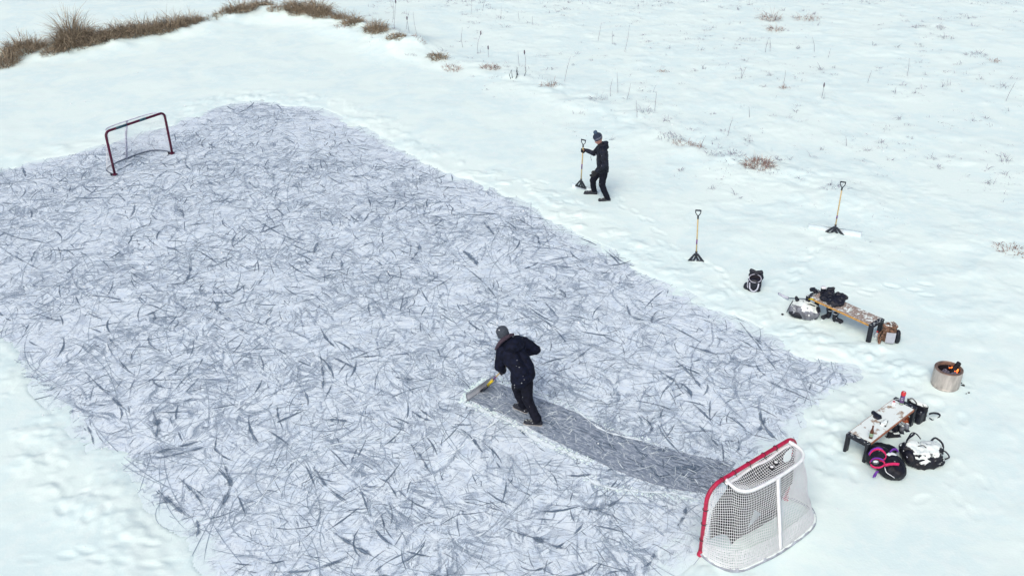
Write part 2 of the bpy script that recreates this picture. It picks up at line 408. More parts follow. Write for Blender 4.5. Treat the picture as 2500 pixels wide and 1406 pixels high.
# ------------------------------------------------------------------ the ice with its skate marks (one surface)
def build_ice():
    V = []; Fc = []; FD = []; MI = []; AL = []; AC = []
    gx = np.arange(-21, 11.01, .2); gy = np.arange(5, 33.01, .2); GX, GY_ = np.meshgrid(gx, gy); gs_ = -rink_sd(GX.ravel(), GY_.ravel()); nk = len(gx)
    V += [(float(x), float(y), 0.) for x, y in zip(GX.ravel(), GY_.ravel())]; FD += [0]*len(V); AL += [float(q) for q in gs_]; AC += [0]*len(V)
    keep = gs_ > -1.6
    for j in range(len(gy)-1):
        for k in range(nk-1):
            q = j*nk+k
            if keep[q] or keep[q+nk+1]: Fc.append((q, q+1, q+nk+1, q+nk)); MI.append(0)
    zc = [0.0020]
    def ribbon(pts, widths, mat, fade):
        zc[0] += 2.6e-7; z = zc[0]+{1: .004, 2: .0, 3: .002, 4: .0065, 5: .001}[mat]
        n = len(pts); o = len(V); ac = random.uniform(0, 500); al = random.uniform(0, 500)
        for i in range(n):
            a = pts[max(i-1, 0)]; b = pts[min(i+1, n-1)]; tx, ty = b[0]-a[0], b[1]-a[1]; L = math.hypot(tx, ty) or 1; nx, ny = -ty/L, tx/L
            w = widths[i]/2; x, y = pts[i]; e = fade[i]
            V.append((x+nx*w, y+ny*w, z)); V.append((x, y, z)); V.append((x-nx*w, y-ny*w, z)); FD.extend((e-.42, e, e-.42)); al += L*.5 if i else 0; AL.extend((al,)*3); AC.extend((ac-w, ac, ac+w))
        for i in range(n-1):
            k = o+i*3; Fc.append((k, k+3, k+4, k+1)); Fc.append((k+1, k+4, k+5, k+2)); MI.extend((mat, mat))
    # candidate places
    M = 110000
    X = rng.uniform(-17, 10, M); Y = rng.uniform(8, 31, M); sd = rink_sd(X, Y)
    dens = vnoise(X, Y, 2.6, 71)*.75+vnoise(X, Y, 1.0, 72)*.75+np.clip(sd, -2.2, 0)*-.10-.14-np.clip((Y-19)/12, 0, 1)*.22-np.clip((X-1)/6, 0, 1)*.08
    ok = (sd < .1); X = X[ok]; Y = Y[ok]; sd = sd[ok]; dens = dens[ok]
    swept = P2([(1150, 978), (1205, 932), (1395, 1000), (1490, 1062), (1740, 1108), (1810, 1110), (1800, 1160), (1730, 1200), (1580, 1180), (1480, 1130), (1430, 1118), (1240, 1020)])
    sw = inside(X, Y, swept)
    perm = rng.permutation(len(X)); X = X[perm]; Y = Y[perm]; sd = sd[perm]; dens = dens[perm]; sw = sw[perm]
    axis_a = R(127)
    def arc(x, y, a, L, curv, n, wig=0.):
        pts = []; h = a-curv*L/2; px, py = x-math.cos(a)*L/2, y-math.sin(a)*L/2; st = L/(n-1)
        for i in range(n):
            pts.append((px, py)); px += math.cos(h)*st; py += math.sin(h)*st; h += curv*st+random.gauss(0, wig)
        return pts
    def edgefade(s): return min(1, max(0, .25-s/.45))
    i = 0
    def nxt():
        nonlocal i
        i += 1; return X[i-1], Y[i-1], sd[i-1], dens[i-1], sw[i-1]
    g = random.gauss; U = random.uniform
    # broad soft scuffs
    def lens(k, n, pk, p=1.5): t_ = k/(n-1); return max(.06, 1-abs((t_-pk)/(pk if t_ < pk else 1-pk))**p)
    for _ in range(2300):
        x, y, s, d, w = nxt()
        if w or random.random() > .6+d: continue
        a = U(0, math.pi); L = U(.25, 1.4); n = 8; W = U(.05, .20); e = edgefade(s); pk = U(.3, .7)
        ribbon(arc(x, y, a, L, g(0, .8), n, .10), [W*(.4+.6*lens(k, n, pk, 2))*U(.8, 1.2) for k in range(n)], 2, [.62*e-(.3 if k in (0, n-1) else 0) for k in range(n)])
    # stop marks, most of them small
    for _ in range(5200):
        x, y, s, d, w = nxt()
        if w or random.random() > .6+d*1.1: continue
        a = axis_a+g(0, .75) if random.random() < .5 else U(0, math.pi); big = random.random(); e = edgefade(s); pk = U(.25, .75); n = 9
        f0 = U(.2, .78)
        if big < .78: L = U(.14, .75); W = U(.012, .036)
        elif big < .97: L = U(.35, 1.2); W = U(.035, .075)
        else: L = U(.5, 1.5); W = U(.07, .14)
        cv = random.choice((-1, 1))*abs(g(.9, 1.0))/(.35+L)*(1.5 if W < .04 else .9)
        ribbon(arc(x, y, a, L, cv, n, .07 if W < .05 else .025), [W*(.35+.65*lens(k, n, pk))*U(.7, 1.3) for k in range(n)], 1, [e*(f0+.1*math.sin(k*2.1+x*9))-(.55 if k in (0, n-1) else .2 if k in (1, n-2) else 0) for k in range(n)])
    # long sweeping turns
    for _ in range(900):
        x, y, s, d, w = nxt()
        if w: continue
        L = U(.8, 3.4); n = 18; W = U(.018, .06); e = edgefade(s)*U(.4, .85); pk = U(.25, .75)
        ribbon(arc(x, y, axis_a+g(0, .8), L, random.choice((-1, 1))*(.2+abs(g(0, .55))), n, .02), [W*(.3+.7*lens(k, n, pk, 2.2))*U(.8, 1.2) for k in range(n)], 1, [e*(.7+.4*math.sin(k*.9+x))-(.4 if k in (0, n-1) else 0) for k in range(n)])
    # short nicks
    for _ in range(12000):
        x, y, s, d, w = nxt()
        if random.random() > (.6+d*.9)*edgefade(s)**.5: continue
        a = U(0, math.pi) if random.random() < .5 else axis_a+1.3*g(0, .5)+vnoise(np.array(x), np.array(y), 2.5, 77)*3
        L = abs(g(.0, .15))+.06; W = U(.006, .016)
        ribbon(arc(x, y, a, L, g(0, 1.8), 4), [W*.3, W, W*.9, W*.25], 4 if w and random.random() < .6 else 3, [.4]*4)
    # long thin edge lines
    for _ in range(800):
        x, y, s, d, w = nxt()
        if random.random() > edgefade(s): continue
        a = U(0, math.pi) if random.random() < .5 else axis_a+g(0, .5); L = U(.6, 3.6); n = 16; W = U(.006, .013)
        c = g(0, .35) if random.random() < .75 else g(0, 1.1)
        ribbon(arc(x, y, a, L, c, n, .01), [W*min(1, 4*k/(n-1)+.2, 4*(1-k/(n-1))+.2) for k in range(n)], 3, [.4]*n)
    # pale ridges of shaved snow
    for _ in range(5200):
        x, y, s, d, w = nxt()
        L = abs(g(0, .35))+.08; W = U(.006, .026); n = 6; a = U(0, math.pi)
        ribbon(arc(x, y, a, L, g(0, 1.2), n), [W*.3, W, W, W, W*.8, W*.2], 4, [U(.15, .5)]*n)
    for _ in range(650):
        x, y, s, d, w = nxt(); L = U(.8, 3.5); W = U(.006, .013); n = 16
        ribbon(arc(x, y, U(0, math.pi), L, g(0, .5), n, .01), [W]*n, 4, [.4]*n)
    # the lane the shovel has cleared and the other scraped patches: filled with overlapping passes
    def patch(px_poly, dens_, wmin=.08, wmax=.22, lmin=.3, lmax=.9, ang=None, mat=5):
        poly = P2(px_poly); ar = np.array(poly); lo = ar.min(0); hi = ar.max(0); area = (hi[0]-lo[0])*(hi[1]-lo[1]); k = int(area*dens_)
        xx = rng.uniform(lo[0], hi[0], k); yy = rng.uniform(lo[1], hi[1], k); ins = inside(xx, yy, poly); dd = seg_dist(xx, yy, poly, True)
        for x, y, q in zip(xx[ins], yy[ins], dd[ins]):
            W = min(U(wmin, wmax), q*2+.03); a = (ang if ang is not None else U(0, math.pi))+g(0, .25); L = U(lmin, lmax)
            if q < L/2: L = max(q*1.2, .12)
            ribbon(arc(x, y, a, L, g(0, .4), 6), [W*.6, W, W, W, W, W*.6], mat, [.62]*6)
    def flat(px_poly, mat, fd):
        poly = P2(px_poly); c = np.array(poly).mean(0); o = len(V); zc[0] += 2e-6; z = zc[0]+.0008
        m = len(poly)
        for r_, f_ in ((0, fd), (.9, fd), (1.04, fd-.55)):
            for x, y in poly:
                if r_ == 0: V.append((c[0], c[1], z)); FD.append(fd); AL.append(c[0]); AC.append(c[1]); break
                V.append((c[0]+(x-c[0])*r_, c[1]+(y-c[1])*r_, z)); FD.append(f_); AL.append(x); AC.append(y)
        for j in range(m):
            k = (j+1) % m; Fc.append((o, o+1+j, o+1+k)); MI.append(mat); Fc.append((o+1+j, o+1+m+j, o+1+m+k, o+1+k)); MI.append(mat)
    dr = G(1450, 1090)-G(1200, 965); la = math.atan2(dr.y, dr.x)
    lane = [(1146, 976), (1206, 932), (1395, 1000), (1490, 1062), (1430, 1114), (1240, 1018)]
    def quadstrip(top, bot, mat, fd, n=26, edge=.06):
        # band between two pixel polylines with softened borders
        T = bez([G(*p) for p in top], n//(len(top)-1)+1); B = bez([G(*p) for p in bot], n//(len(bot)-1)+1)
        o = len(V); zc[0] += 2e-6; z = zc[0]+.0008; cols = (0, edge, .5, 1-edge, 1)
        for j in range(n):
            a = T[int(j*(len(T)-1)/(n-1))]; b = B[int(j*(len(B)-1)/(n-1))]
            for cc in cols:
                p = a.lerp(b, cc); V.append((p.x, p.y, z)); FD.append((fd if 0 < cc < 1 else fd-.5)-max(0, (j/(n-1)-.86)*2.6)+.10*mnoise.noise(Vector((p.x*2, p.y*2, 0)))); AL.append(p.x*.8-p.y*.6); AC.append(p.x*.6+p.y*.8)
        for j in range(n-1):
            for k in range(4):
                q = o+j*5+k; Fc.append((q, q+1, q+6, q+5)); MI.append(mat)
    quadstrip([(1208, 932), (1300, 966), (1395, 1002), (1490, 1048), (1600, 1088), (1700, 1112), (1800, 1126)], [(1143, 976), (1240, 1018), (1335, 1068), (1430, 1114), (1530, 1160), (1630, 1192), (1740, 1212)], 5, .62, n=40, edge=.05)
    lanep = [(1150, 974), (1206, 936), (1395, 1003), (1490, 1049), (1600, 1089), (1790, 1122), (1730, 1205), (1620, 1185), (1530, 1155), (1430, 1112), (1240, 1018)]
    patch(lanep, 40, .02, .07, .08, .4, la, 1)
    patch(lanep, 26, .03, .09, .1, .4, None, 2)
    patch(lanep, 60, .006, .016, .06, .35, None, 4)
    patch(lanep, 14, .015, .035, .05, .2, None, 4)
    patch([(1560, 1085), (1740, 1110), (1730, 1195), (1560, 1175)], 26, .04, .16, .1, .4, None, 1)
    # worn corner patches along the left and near edges
    for pl, an in (([(15, 870), (110, 910), (150, 975), (100, 975), (50, 925)], None), ([(150, 985), (200, 1000), (222, 1070), (200, 1090), (160, 1030)], None),
                   ([(335, 1195), (370, 1190), (480, 1270), (470, 1300), (400, 1255)], None)):
        patch(pl, 22, .05, .16, .2, .7, an, 2); patch(pl, 7, .03, .08, .2, .6, an, 1)
    for top, w in (([(372, 1000), (385, 1040), (380, 1080)], .19), ([(340, 1112), (420, 1096), (520, 1068)], .13), ([(370, 1122), (450, 1105), (520, 1085)], .12), ([(430, 1160), (470, 1200), (500, 1240)], .12),
                   ([(548, 1130), (560, 1190), (530, 1260)], .17), ([(205, 1020), (222, 1060), (232, 1095)], .07), ([(480, 1265), (484, 1290), (478, 1315)], .13), ([(380, 1190), (420, 1230), (470, 1270)], .16),
                   ([(0, 565), (40, 580), (62, 588)], .09), ([(445, 700), (462, 670), (465, 640)], .13), ([(430, 500), (445, 520), (448, 535)], .16), ([(500, 735), (540, 740), (580, 730)], .14),
                   ([(600, 520), (680, 570), (760, 605)], .08), ([(680, 580), (740, 610), (780, 622)], .09), ([(80, 762), (130, 780), (160, 784)], .12), ([(0, 605), (60, 640), (110, 665)], .06),
                   ([(1180, 540), (1195, 560), (1210, 580)], .15), ([(1000, 640), (1020, 615), (1025, 590)], .13), ([(870, 610), (900, 595), (920, 592)], .10), ([(1060, 455), (1110, 460), (1165, 462)], .12),
                   ([(980, 505), (1020, 525), (1080, 510)], .07), ([(1480, 605), (1520, 640), (1580, 660)], .06), ([(1530, 740), (1540, 770), (1590, 790)], .10), ([(1640, 870), (1690, 920), (1720, 960)], .10),
                   ([(1800, 780), (1840, 830), (1870, 870)], .08), ([(1000, 1080), (1030, 1120), (1060, 1170)], .10), ([(800, 1290), (860, 1330), (930, 1370)], .15), ([(1000, 1000), (1030, 1020), (1060, 1030)], .12),
                   ([(1275, 1300), (1330, 1325), (1420, 1350)], .12), ([(1220, 1285), (1290, 1310), (1360, 1320)], .10), ([(760, 1130), (800, 1190), (870, 1240)], .10), ([(1410, 1245), (1470, 1240), (1530, 1210)], .10),
                   ([(1840, 1070), (1860, 1040), (1870, 1010)], .10), ([(1560, 1390), (1590, 1370), (1600, 1340)], .08), ([(1650, 1290), (1670, 1260), (1676, 1230)], .10), ([(640, 1395), (760, 1392), (900, 1340)], .11),
                   ([(1600, 900), (1645, 930), (1665, 960)], .11), ([(1560, 1010), (1590, 1040), (1585, 1060)], .11), ([(780, 850), (790, 920), (785, 960)], .10), ([(200, 900), (260, 960), (330, 1020)], .09),
                   ([(850, 880), (900, 860), (960, 840)], .07), ([(1290, 760), (1350, 800), (1400, 860)], .06), ([(1120, 640), (1180, 690), (1220, 740)], .07), ([(300, 470), (340, 440), (380, 425)], .06)):
        T = bez([G(*p) for p in top], 6); n = len(T)
        ribbon([(p.x, p.y) for p in T], [w*(.45+.55*math.sin(math.pi*k/(n-1)))*U(.75, 1.2) for k in range(n)], 1, [.62+.12*math.sin(k*1.7)-(.6 if k in (0, n-1) else .2 if k in (1, n-2) else 0) for k in range(n)])
    # the snow line the shovel leaves beside the lane
    for top, w in (([(1132, 985), (1180, 1004), (1250, 1034), (1330, 1085), (1400, 1112), (1440, 1126)], .11), ([(1245, 1003), (1210, 1030), (1160, 1068), (1100, 1110), (1040, 1150)], .05), ([(1430, 1165), (1480, 1190), (1560, 1200), (1640, 1205), (1710, 1220)], .10),
                   ([(1400, 995), (1470, 1050), (1560, 1075), (1640, 1095)], .05), ([(1130, 985), (1140, 970), (1150, 962)], .10), ([(620, 1240), (700, 1140), (800, 1090), (1000, 1060)], .025)):
        T = bez([G(*p) for p in top], 8); n = len(T)
        ribbon([(p.x, p.y) for p in T], [w*U(.45, 1.4) for k in range(n)], 4, [U(.5, .9) for k in range(n)])
    me = bpy.data.meshes.new('ice_rink'); me.from_pydata(V, [], Fc); me.polygons.foreach_set('material_index', MI)
    at = me.attributes.new('fade', 'FLOAT', 'POINT'); at.data.foreach_set('value', FD)
    for nm_, arr in (('along', AL), ('across', AC)): me.attributes.new(nm_, 'FLOAT', 'POINT').data.foreach_set('value', arr)
    o = bpy.data.objects.new('ice_rink', me); COL.objects.link(o)
    for m in (M_ICE, M_MARK, M_SOFT, M_SCR, M_WHITE, M_BARE): me.materials.append(m)
    tag(o, 'skated pond ice scratched all over with a darker lane cleared by the shovel', None, kind='structure')
build_ice()
S.cycles.transparent_max_bounces = 32

#P2BEGIN
# ------------------------------------------------------------------ object materials
M_RED = mat_plain('red_paint', (.42, .010, .055), .45, var=.3, vs=20, spec=.5, snow=.12, snow_scale=40)
M_MAROON = mat_plain('maroon_paint', (.075, .005, .028), .45, var=.25, vs=18)
M_TEAL = mat_plain('scuffed_steel', (.02, .07, .10), .45, var=.3, vs=30)
M_NET = mat_plain('white_cord', (.86, .88, .90), .8, var=.05)
M_PAD = mat_plain('white_padding', (.80, .81, .83), .75, var=.08, vs=10, snow=.4)
M_PADG = mat_plain('snowy_base_padding', (.36, .39, .45), .75, var=.35, vs=7, snow=.52, snow_scale=5)
M_STRAP = mat_plain('dark_strap', (.03, .03, .035), .6)
M_BOARD = mat_plain('black_vinyl', (.007, .010, .014), .5, var=.3, vs=5)
M_RUB = mat_plain('black_rubber', (.012, .013, .018), .5)
M_STEEL = mat_plain('black_steel', (.012, .014, .022), .45, var=.3, vs=12, snow=.30, snow_scale=22)
M_BRK = mat_plain('black_plastic', (.018, .022, .034), .45, var=.2)
M_SHAFT = mat_plain('ash_wood', (.52, .40, .20), .6, var=.18, vs=40, streak=(3, 3, .3))
M_YEL = mat_plain('yellow_sleeve', (.62, .47, .02), .45, var=.12)
M_LBL = mat_plain('printed_sticker', (.16, .06, .20), .5, var=.9, vs=26, streak=(1, 1, 2.5))
M_BLADE = mat_plain('dull_aluminium', (.66, .74, .80), .5, .1, var=.08, vs=4)
M_BLADE2 = mat_plain('scoop_aluminium', (.50, .52, .55), .5, .0, var=.08, vs=4)
M_WOOD = mat_plain('bench_wood', (.33, .27, .235), .75, var=.3, vs=26, streak=(1, 1, 1), snow=.38, snow_scale=13, bmp=.004, sthr=.55)
M_WOOD2 = mat_plain('snowy_bench_wood', (.36, .27, .20), .75, var=.3, vs=26, snow=.60, snow_scale=6, bmp=.004, sthr=.55)
M_WEDGE = mat_plain('plank_edge', (.50, .27, .07), .7, var=.25, vs=18)
M_WEDGE2 = mat_plain('plank_edge_red', (.36, .14, .08), .7, var=.25, vs=18)
M_NAVY = mat_plain('navy_jacket_cloth', (.004, .006, .018), .8, var=.5, vs=16, bmp=.004, snow=.02, snow_scale=38, spec=.2)
M_QUILT = mat_plain('quilted_jacket_cloth', (.006, .009, .020), .65, var=.6, vs=12, bmp=.006, snow=.06, snow_scale=30, spec=.3)
M_TROU = mat_plain('dark_trouser_cloth', (.005, .006, .014), .8, var=.4, vs=18, bmp=.003, spec=.2)
M_BOOT = mat_plain('dark_boot', (.015, .018, .028), .6, var=.4, vs=20, snow=.3, snow_scale=30)
M_SOLE = mat_plain('pale_sole', (.35, .34, .33), .7)
M_GLOVE = mat_plain('black_glove', (.010, .010, .014), .7, var=.3)
M_SKIN = mat_plain('skin', (.42, .22, .18), .55, var=.06)
M_HAIR = mat_plain('dark_hair', (.03, .02, .018), .7)
M_FUR = mat_plain('hood_fur', (.055, .038, .055), .9, var=.5, vs=60, bmp=.01)
M_GREYHAT = mat_plain('grey_knit', (.05, .062, .082), .9, var=.25, vs=70, bmp=.004)
M_BLUEHAT = mat_plain('blue_knit', (.022, .032, .058), .9, var=.3, vs=60, bmp=.004, snow=.1, snow_scale=30)
M_WKNIT = mat_plain('white_knit', (.36, .38, .46), .9, var=.15, vs=60)
M_POM = mat_plain('pompom_wool', (.06, .10, .16), .95, var=.5, vs=60, bmp=.01)
M_BAG = mat_plain('black_bag_cloth', (.006, .007, .014), .55, var=.5, vs=14, bmp=.006, snow=.22, snow_scale=10, spec=.35)
M_BAGS = mat_plain('snowed_bag_cloth', (.008, .009, .016), .55, var=.5, vs=14, bmp=.006, snow=.66, snow_scale=6, spec=.35)
M_SILV = mat_plain('grey_bag_cloth', (.16, .17, .20), .5, var=.55, vs=9, bmp=.008, snow=.70, snow_scale=6, spec=.4)
M_GEAR = mat_plain('black_nylon', (.008, .010, .020), .5, var=.4, vs=18, bmp=.006, snow=.14, snow_scale=22)
M_WEB = mat_plain('white_webbing', (.55, .56, .66), .7)
M_PINK = mat_plain('pink_webbing', (.62, .015, .12), .6, var=.15)
M_PURP = mat_plain('purple_webbing', (.16, .03, .36), .6, var=.2)
M_CAMO = mat_plain('brown_camouflage', (.16, .09, .06), .8, var=.75, vs=22, snow=.38, snow_scale=20)
M_GPANEL = mat_plain('pale_grey_panel', (.42, .44, .50), .8, var=.08, snow=.2)
M_STAIN = mat_plain('stainless_drum', (.47, .43, .40), .42, .35, var=.30, vs=9, streak=(1, 1, .25))
M_RIM = mat_plain('heat_stained_rim', (.27, .19, .15), .45, .5, var=.3, vs=12)
M_SOOT_SHADE = mat_plain('soot_and_shade', (.008, .006, .010), .9)  # soot in the fire pit; in the tote's mouth, painted shade
M_ASH = mat_plain('ash', (.13, .12, .16), .95, var=.6, vs=26, bmp=.01)
M_LOG = mat_plain('charred_log', (.012, .012, .016), .9, var=.6, vs=20, bmp=.01)
M_BROWNG = mat_plain('brown_glass', (.10, .03, .012), .15, var=.2, spec=.6)
M_GREENL = mat_plain('green_white_label', (.30, .42, .28), .6, var=.5, vs=60)
M_CANP = mat_plain('purple_can_print', (.10, .04, .16), .3, var=.8, vs=26, spec=.6)
M_CANR = mat_plain('red_cap_plastic', (.55, .03, .04), .4, snow=.25, snow_scale=40)
M_CLEAR = mat_plain('frosted_bottle', (.62, .66, .70), .25, var=.1, spec=.6)
M_ORG = mat_plain('orange_cloth', (.40, .10, .04), .7, snow=.2)
M_DARKL = mat_plain('dark_goal_line', (.12, .15, .20), .6)
def emis(name, col, s):
    m, nt, b = newmat(name); b.inputs['Emission Color'].default_value = (*col, 1); b.inputs['Emission Strength'].default_value = s; b.inputs['Base Color'].default_value = (*col, 1); return m
M_EMBER = emis('ember', (1, .17, .03), 1.6); M_FLAME = emis('flame', (1, .33, .06), 2.2)
def tone_mat(name, c1, c2, rough=.85):
    m, nt, b = newmat(name); at = nt.nodes.new('ShaderNodeAttribute'); at.attribute_name = 'tone'
    nt.links.new(mixc(nt, at.outputs['Fac'], c1, c2), b.inputs['Base Color']); b.inputs['Roughness'].default_value = rough; return m
M_GRASS = tone_mat('dead_reed', (.10, .078, .06), (.47, .385, .27))
M_GRASSR = tone_mat('russet_reed', (.16, .09, .08), (.46, .33, .28))
M_PALE2 = mat_plain('grey_stalk', (.22, .21, .25), .85)
M_HEADS = mat_plain('seed_head_brown', (.12, .10, .13), .9)
M_PALE = tone_mat('frosted_reed', (.16, .155, .20), (.42, .43, .49))

# ------------------------------------------------------------------ goals
def goal_frame(o, a, nsign):
    u = Vector((math.cos(a), math.sin(a), 0)); n = Vector((math.sin(a), -math.cos(a), 0))*nsign; o = Vector((o[0], o[1], 0))
    return lambda p, b, z: o+u*p+n*b+Vector((0, 0, z))
def pipe_path(L, w, h, cr, k=7):
    pts = [(-w, .0), (-w, h*.5)]
    for i in range(k+1): a = math.pi-math.pi/2*i/k; pts.append((-w+cr+cr*math.cos(a), h-cr+cr*math.sin(a)))
    pts.append((0, h))
    for i in range(k+1): a = math.pi/2-math.pi/2*i/k; pts.append((w-cr+cr*math.cos(a), h-cr+cr*math.sin(a)))
    pts += [(w, h*.5), (w, 0)]
    return [L(x, 0, z) for x, z in pts]
def resample(pts, n):
    pts = [Vector(p) for p in pts]; cum = [0]
    for a, b in zip(pts, pts[1:]): cum.append(cum[-1]+(b-a).length)
    out = []; j = 0
    for i in range(n):
        t = cum[-1]*i/(n-1)
        while j < len(pts)-2 and cum[j+1] < t: j += 1
        f = (t-cum[j])/max(cum[j+1]-cum[j], 1e-9); out.append(pts[j].lerp(pts[j+1], min(1, f)))
    return out
def net(mb, up, lo, nu, nv, r, sag, seed, vary=.012):
    A = resample(up, nu); B = resample(lo, nu); grid = []
    for i in range(nu):
        col = []
        for j in range(nv):
            t = j/(nv-1); p = A[i].lerp(B[i], t)
            k = math.sin(math.pi*t); q = p*2.3+Vector((seed, 0, 0))
            p = p+sag(i/(nu-1), t)*k+Vector((mnoise.noise(q), mnoise.noise(q+Vector((9, 0, 0))), mnoise.noise(q+Vector((0, 9, 0)))))*vary*4*k
            col.append(p)
        grid.append(col)
    for i in range(nu): mb.tube(grid[i], r, 3, cap=False)
    for j in range(1, nv-1): mb.tube([grid[i][j] for i in range(nu)], r, 3, cap=False)

def near_goal():
    L = goal_frame((3.4052, 10.5281), .6384, 1)
    t = thing('hockey_goal', 'red framed hockey goal with white net and black shooter sheet at the near rink corner', 'hockey goal', L(0, 0, 0), 'hockey goals')
    build(MB().tube(pipe_path(L, .945, 1.245, .24), .031, 12), 'goal_frame', M_RED, t)
    for s in (-1, 1):
        build(MB().lathe([(.05, 0), (.05, .03), (.036, .05), (.034, .10)], L(s*.945, 0, -.005), 14), 'post_foot', M_RED, t)
    basep = bez([L(-.945, .0, .035), L(-.95, .20, .035), L(-.90, .40, .035), L(-.74, .57, .035), L(-.32, .65, .035), L(0, .68, .035), L(.5, .67, .035), L(.80, .62, .035), L(1.0, .46, .035), L(1.06, .27, .035), L(1.0, .08, .035), L(.945, 0, .035)], 7)
    build(MB().tube(basep, .030, 8), 'base_frame', M_PADG, t)
    top = bez([L(-.60, .0, 1.235), L(-.62, .16, 1.215), L(-.58, .28, 1.20), L(-.42, .36, 1.19), L(.06, .39, 1.18), L(.5, .38, 1.19), L(.68, .33, 1.20), L(.76, .2, 1.215), L(.74, .0, 1.235)], 7)
    build(MB().tube(top, .026, 8), 'top_frame', M_PAD, t)
    cb = bez([L(.06, .39, 1.17), L(.05, .46, .85), L(.03, .56, .45), L(0, .66, .06)], 8)
    build(MB().strap(cb, .055, .035, L(1, 0, 0)-L(0, 0, 0)), 'back_strut_padding', M_PAD, t)
    # lacing band behind the crossbar
    build(MB().strap([L(x, .055+.012*math.sin(x*9), 1.215-.02*abs(math.sin(x*5))) for x in np.linspace(-.66, .72, 24)], .055, .012, L(0, 1, 0)-L(0, 0, 0)), 'lacing_band', M_PAD, t)
    nb = MB(); z0 = Vector((0, 0, 0))
    back = L(0, 1, 0)-L(0, 0, 0)
    up = [L(-.945, .01, 1.02), L(-.90, .02, 1.14), L(-.80, .03, 1.21), L(-.62, .16, 1.215)]+top[10:-10]+[L(.76, .2, 1.215), L(.82, .03, 1.21), L(.92, .02, 1.12), L(.945, .01, 1.0)]
    lo = [L(-.945, .01, .08), L(-.95, .10, .05)]+basep[6:-6]+[L(.97, .08, .06), L(.945, .01, .08)]
    net(nb, up, lo, 88, 32, .0038, lambda s, v: -back*.05*math.sin(math.pi*s)+Vector((0, 0, -.02)), 3)
    net(nb, [L(-.58, .03, 1.23), L(0, .03, 1.24), L(.72, .03, 1.23)], [L(-.58, .26, 1.20), L(-.42, .35, 1.185), L(.06, .38, 1.18), L(.5, .37, 1.185), L(.72, .24, 1.21)], 36, 11, .0040, lambda s, v: Vector((0, 0, -.09))*math.sin(math.pi*s), 8, .006)
    # side fill between the post corner and the top frame
    for sg in (-1, 1):
        e = -.60 if sg < 0 else .74
        net(nb, [L(sg*.945, .01, 1.02), L(sg*.945, .015, .55), L(sg*.945, .01, .09)], [L(sg*.86, .10, 1.05), L(sg*.93, .09, .55), L(sg*.95, .09, .07)], 26, 4, .0036, lambda s, v: z0, 5)
    A_ = resample(up, 60); B_ = resample(lo, 60)
    net(nb, [a.lerp(b, .76)-back*.02 for a, b in zip(A_, B_)], lo, 130, 14, .0036, lambda s, v: Vector((0, 0, 0)), 7, .004)
    build(nb, 'net', M_NET, t)
    # ties
    for x in (-.66, -.42, -.12, .2, .46): 
        c = L(x, 0, 1.245); build(MB().tube([c+(L(0, math.cos(q)*.038, math.sin(q)*.038)-L(0, 0, 0)) for q in np.linspace(0, 2*math.pi, 13)[:-1]], .006, 5, closed=True).tube([L(x, .03, 1.23), L(x, .07, 1.20)], .006, 5), 'net_tie', M_STRAP, t)
    for z in (.30, .60, .86):
        build(MB().tube([L(-.945+math.cos(q)*.038, math.sin(q)*.038, z) for q in np.linspace(0, 2*math.pi, 13)[:-1]], .006, 5, closed=True).tube([L(-.91, .02, z), L(-.87, .03, z-.01)], .006, 5), 'net_tie', M_STRAP, t)
    # black shooter sheet with its five targets cut out
    def arcp(cx, cz, rx, rz, a0, a1, n=10): return [(cx+rx*math.cos(R(a0+(a1-a0)*i/(n-1))), cz+rz*math.sin(R(a0+(a1-a0)*i/(n-1)))) for i in range(n)]
    out = arcp(-.90, .02, .44, .34, 90, 0)+[(-.2, .0), (.3, .01), (.56, .0)]+arcp(.90, .02, .33, .38, 180, 90)+[(.90, .80), (.90, 1.12), (.80, 1.19)]+[(.3, 1.20), (-.3, 1.20), (-.58, 1.18)]+[(-.62, 1.06), (-.72, .98), (-.88, .80)]
    holes = [arcp(.745, .99, .105, .12, 0, 340, 14), [(-.13, .12), (.16, .26), (.0, .42)]]
    def fr(x, z, nn):
        tt = max(0, 1-z/1.2)
        return L(x, .035+.13*tt**1.3+.02*math.sin(x*4+z*3)+nn, z+.0)
    # denser outline so that the sheet can belly
    def dense(p, m=4):
        o_ = []
        for i in range(len(p)):
            a_, b_ = p[i], p[(i+1) % len(p)]
            for q in range(m): o_.append((a_[0]+(b_[0]-a_[0])*q/m, a_[1]+(b_[1]-a_[1])*q/m))
        return o_
    curve_sheet('shooter_sheet', dense(out, 2), holes, .006, fr, M_BOARD, t)
    # snow that has drifted inside the net is part of the ground; two pucks on top
    for px, py, lb in ((1894.2, 1129.8, 'black puck capped with snow lying on the goal net, the one nearer the crossbar end'), (1884, 1141, 'black puck capped with snow lying on the goal net, the lower one of the pair')):
        c = G(px, py, 1.17)
        p = build(MB().lathe([(.03, -.012), (.040, -.010), (.041, .012), (.036, .016), (.026, .016)], c, 20), 'puck', M_RUB)
        tag(p, lb, 'puck', 'pucks on the goal net')
        s = subpart(build(MB().lathe([(.027, .013), (.026, .020), (.018, .026), (.004, .028)], c, 16), 'snow_cap', M_PAD), p)
near_goal()

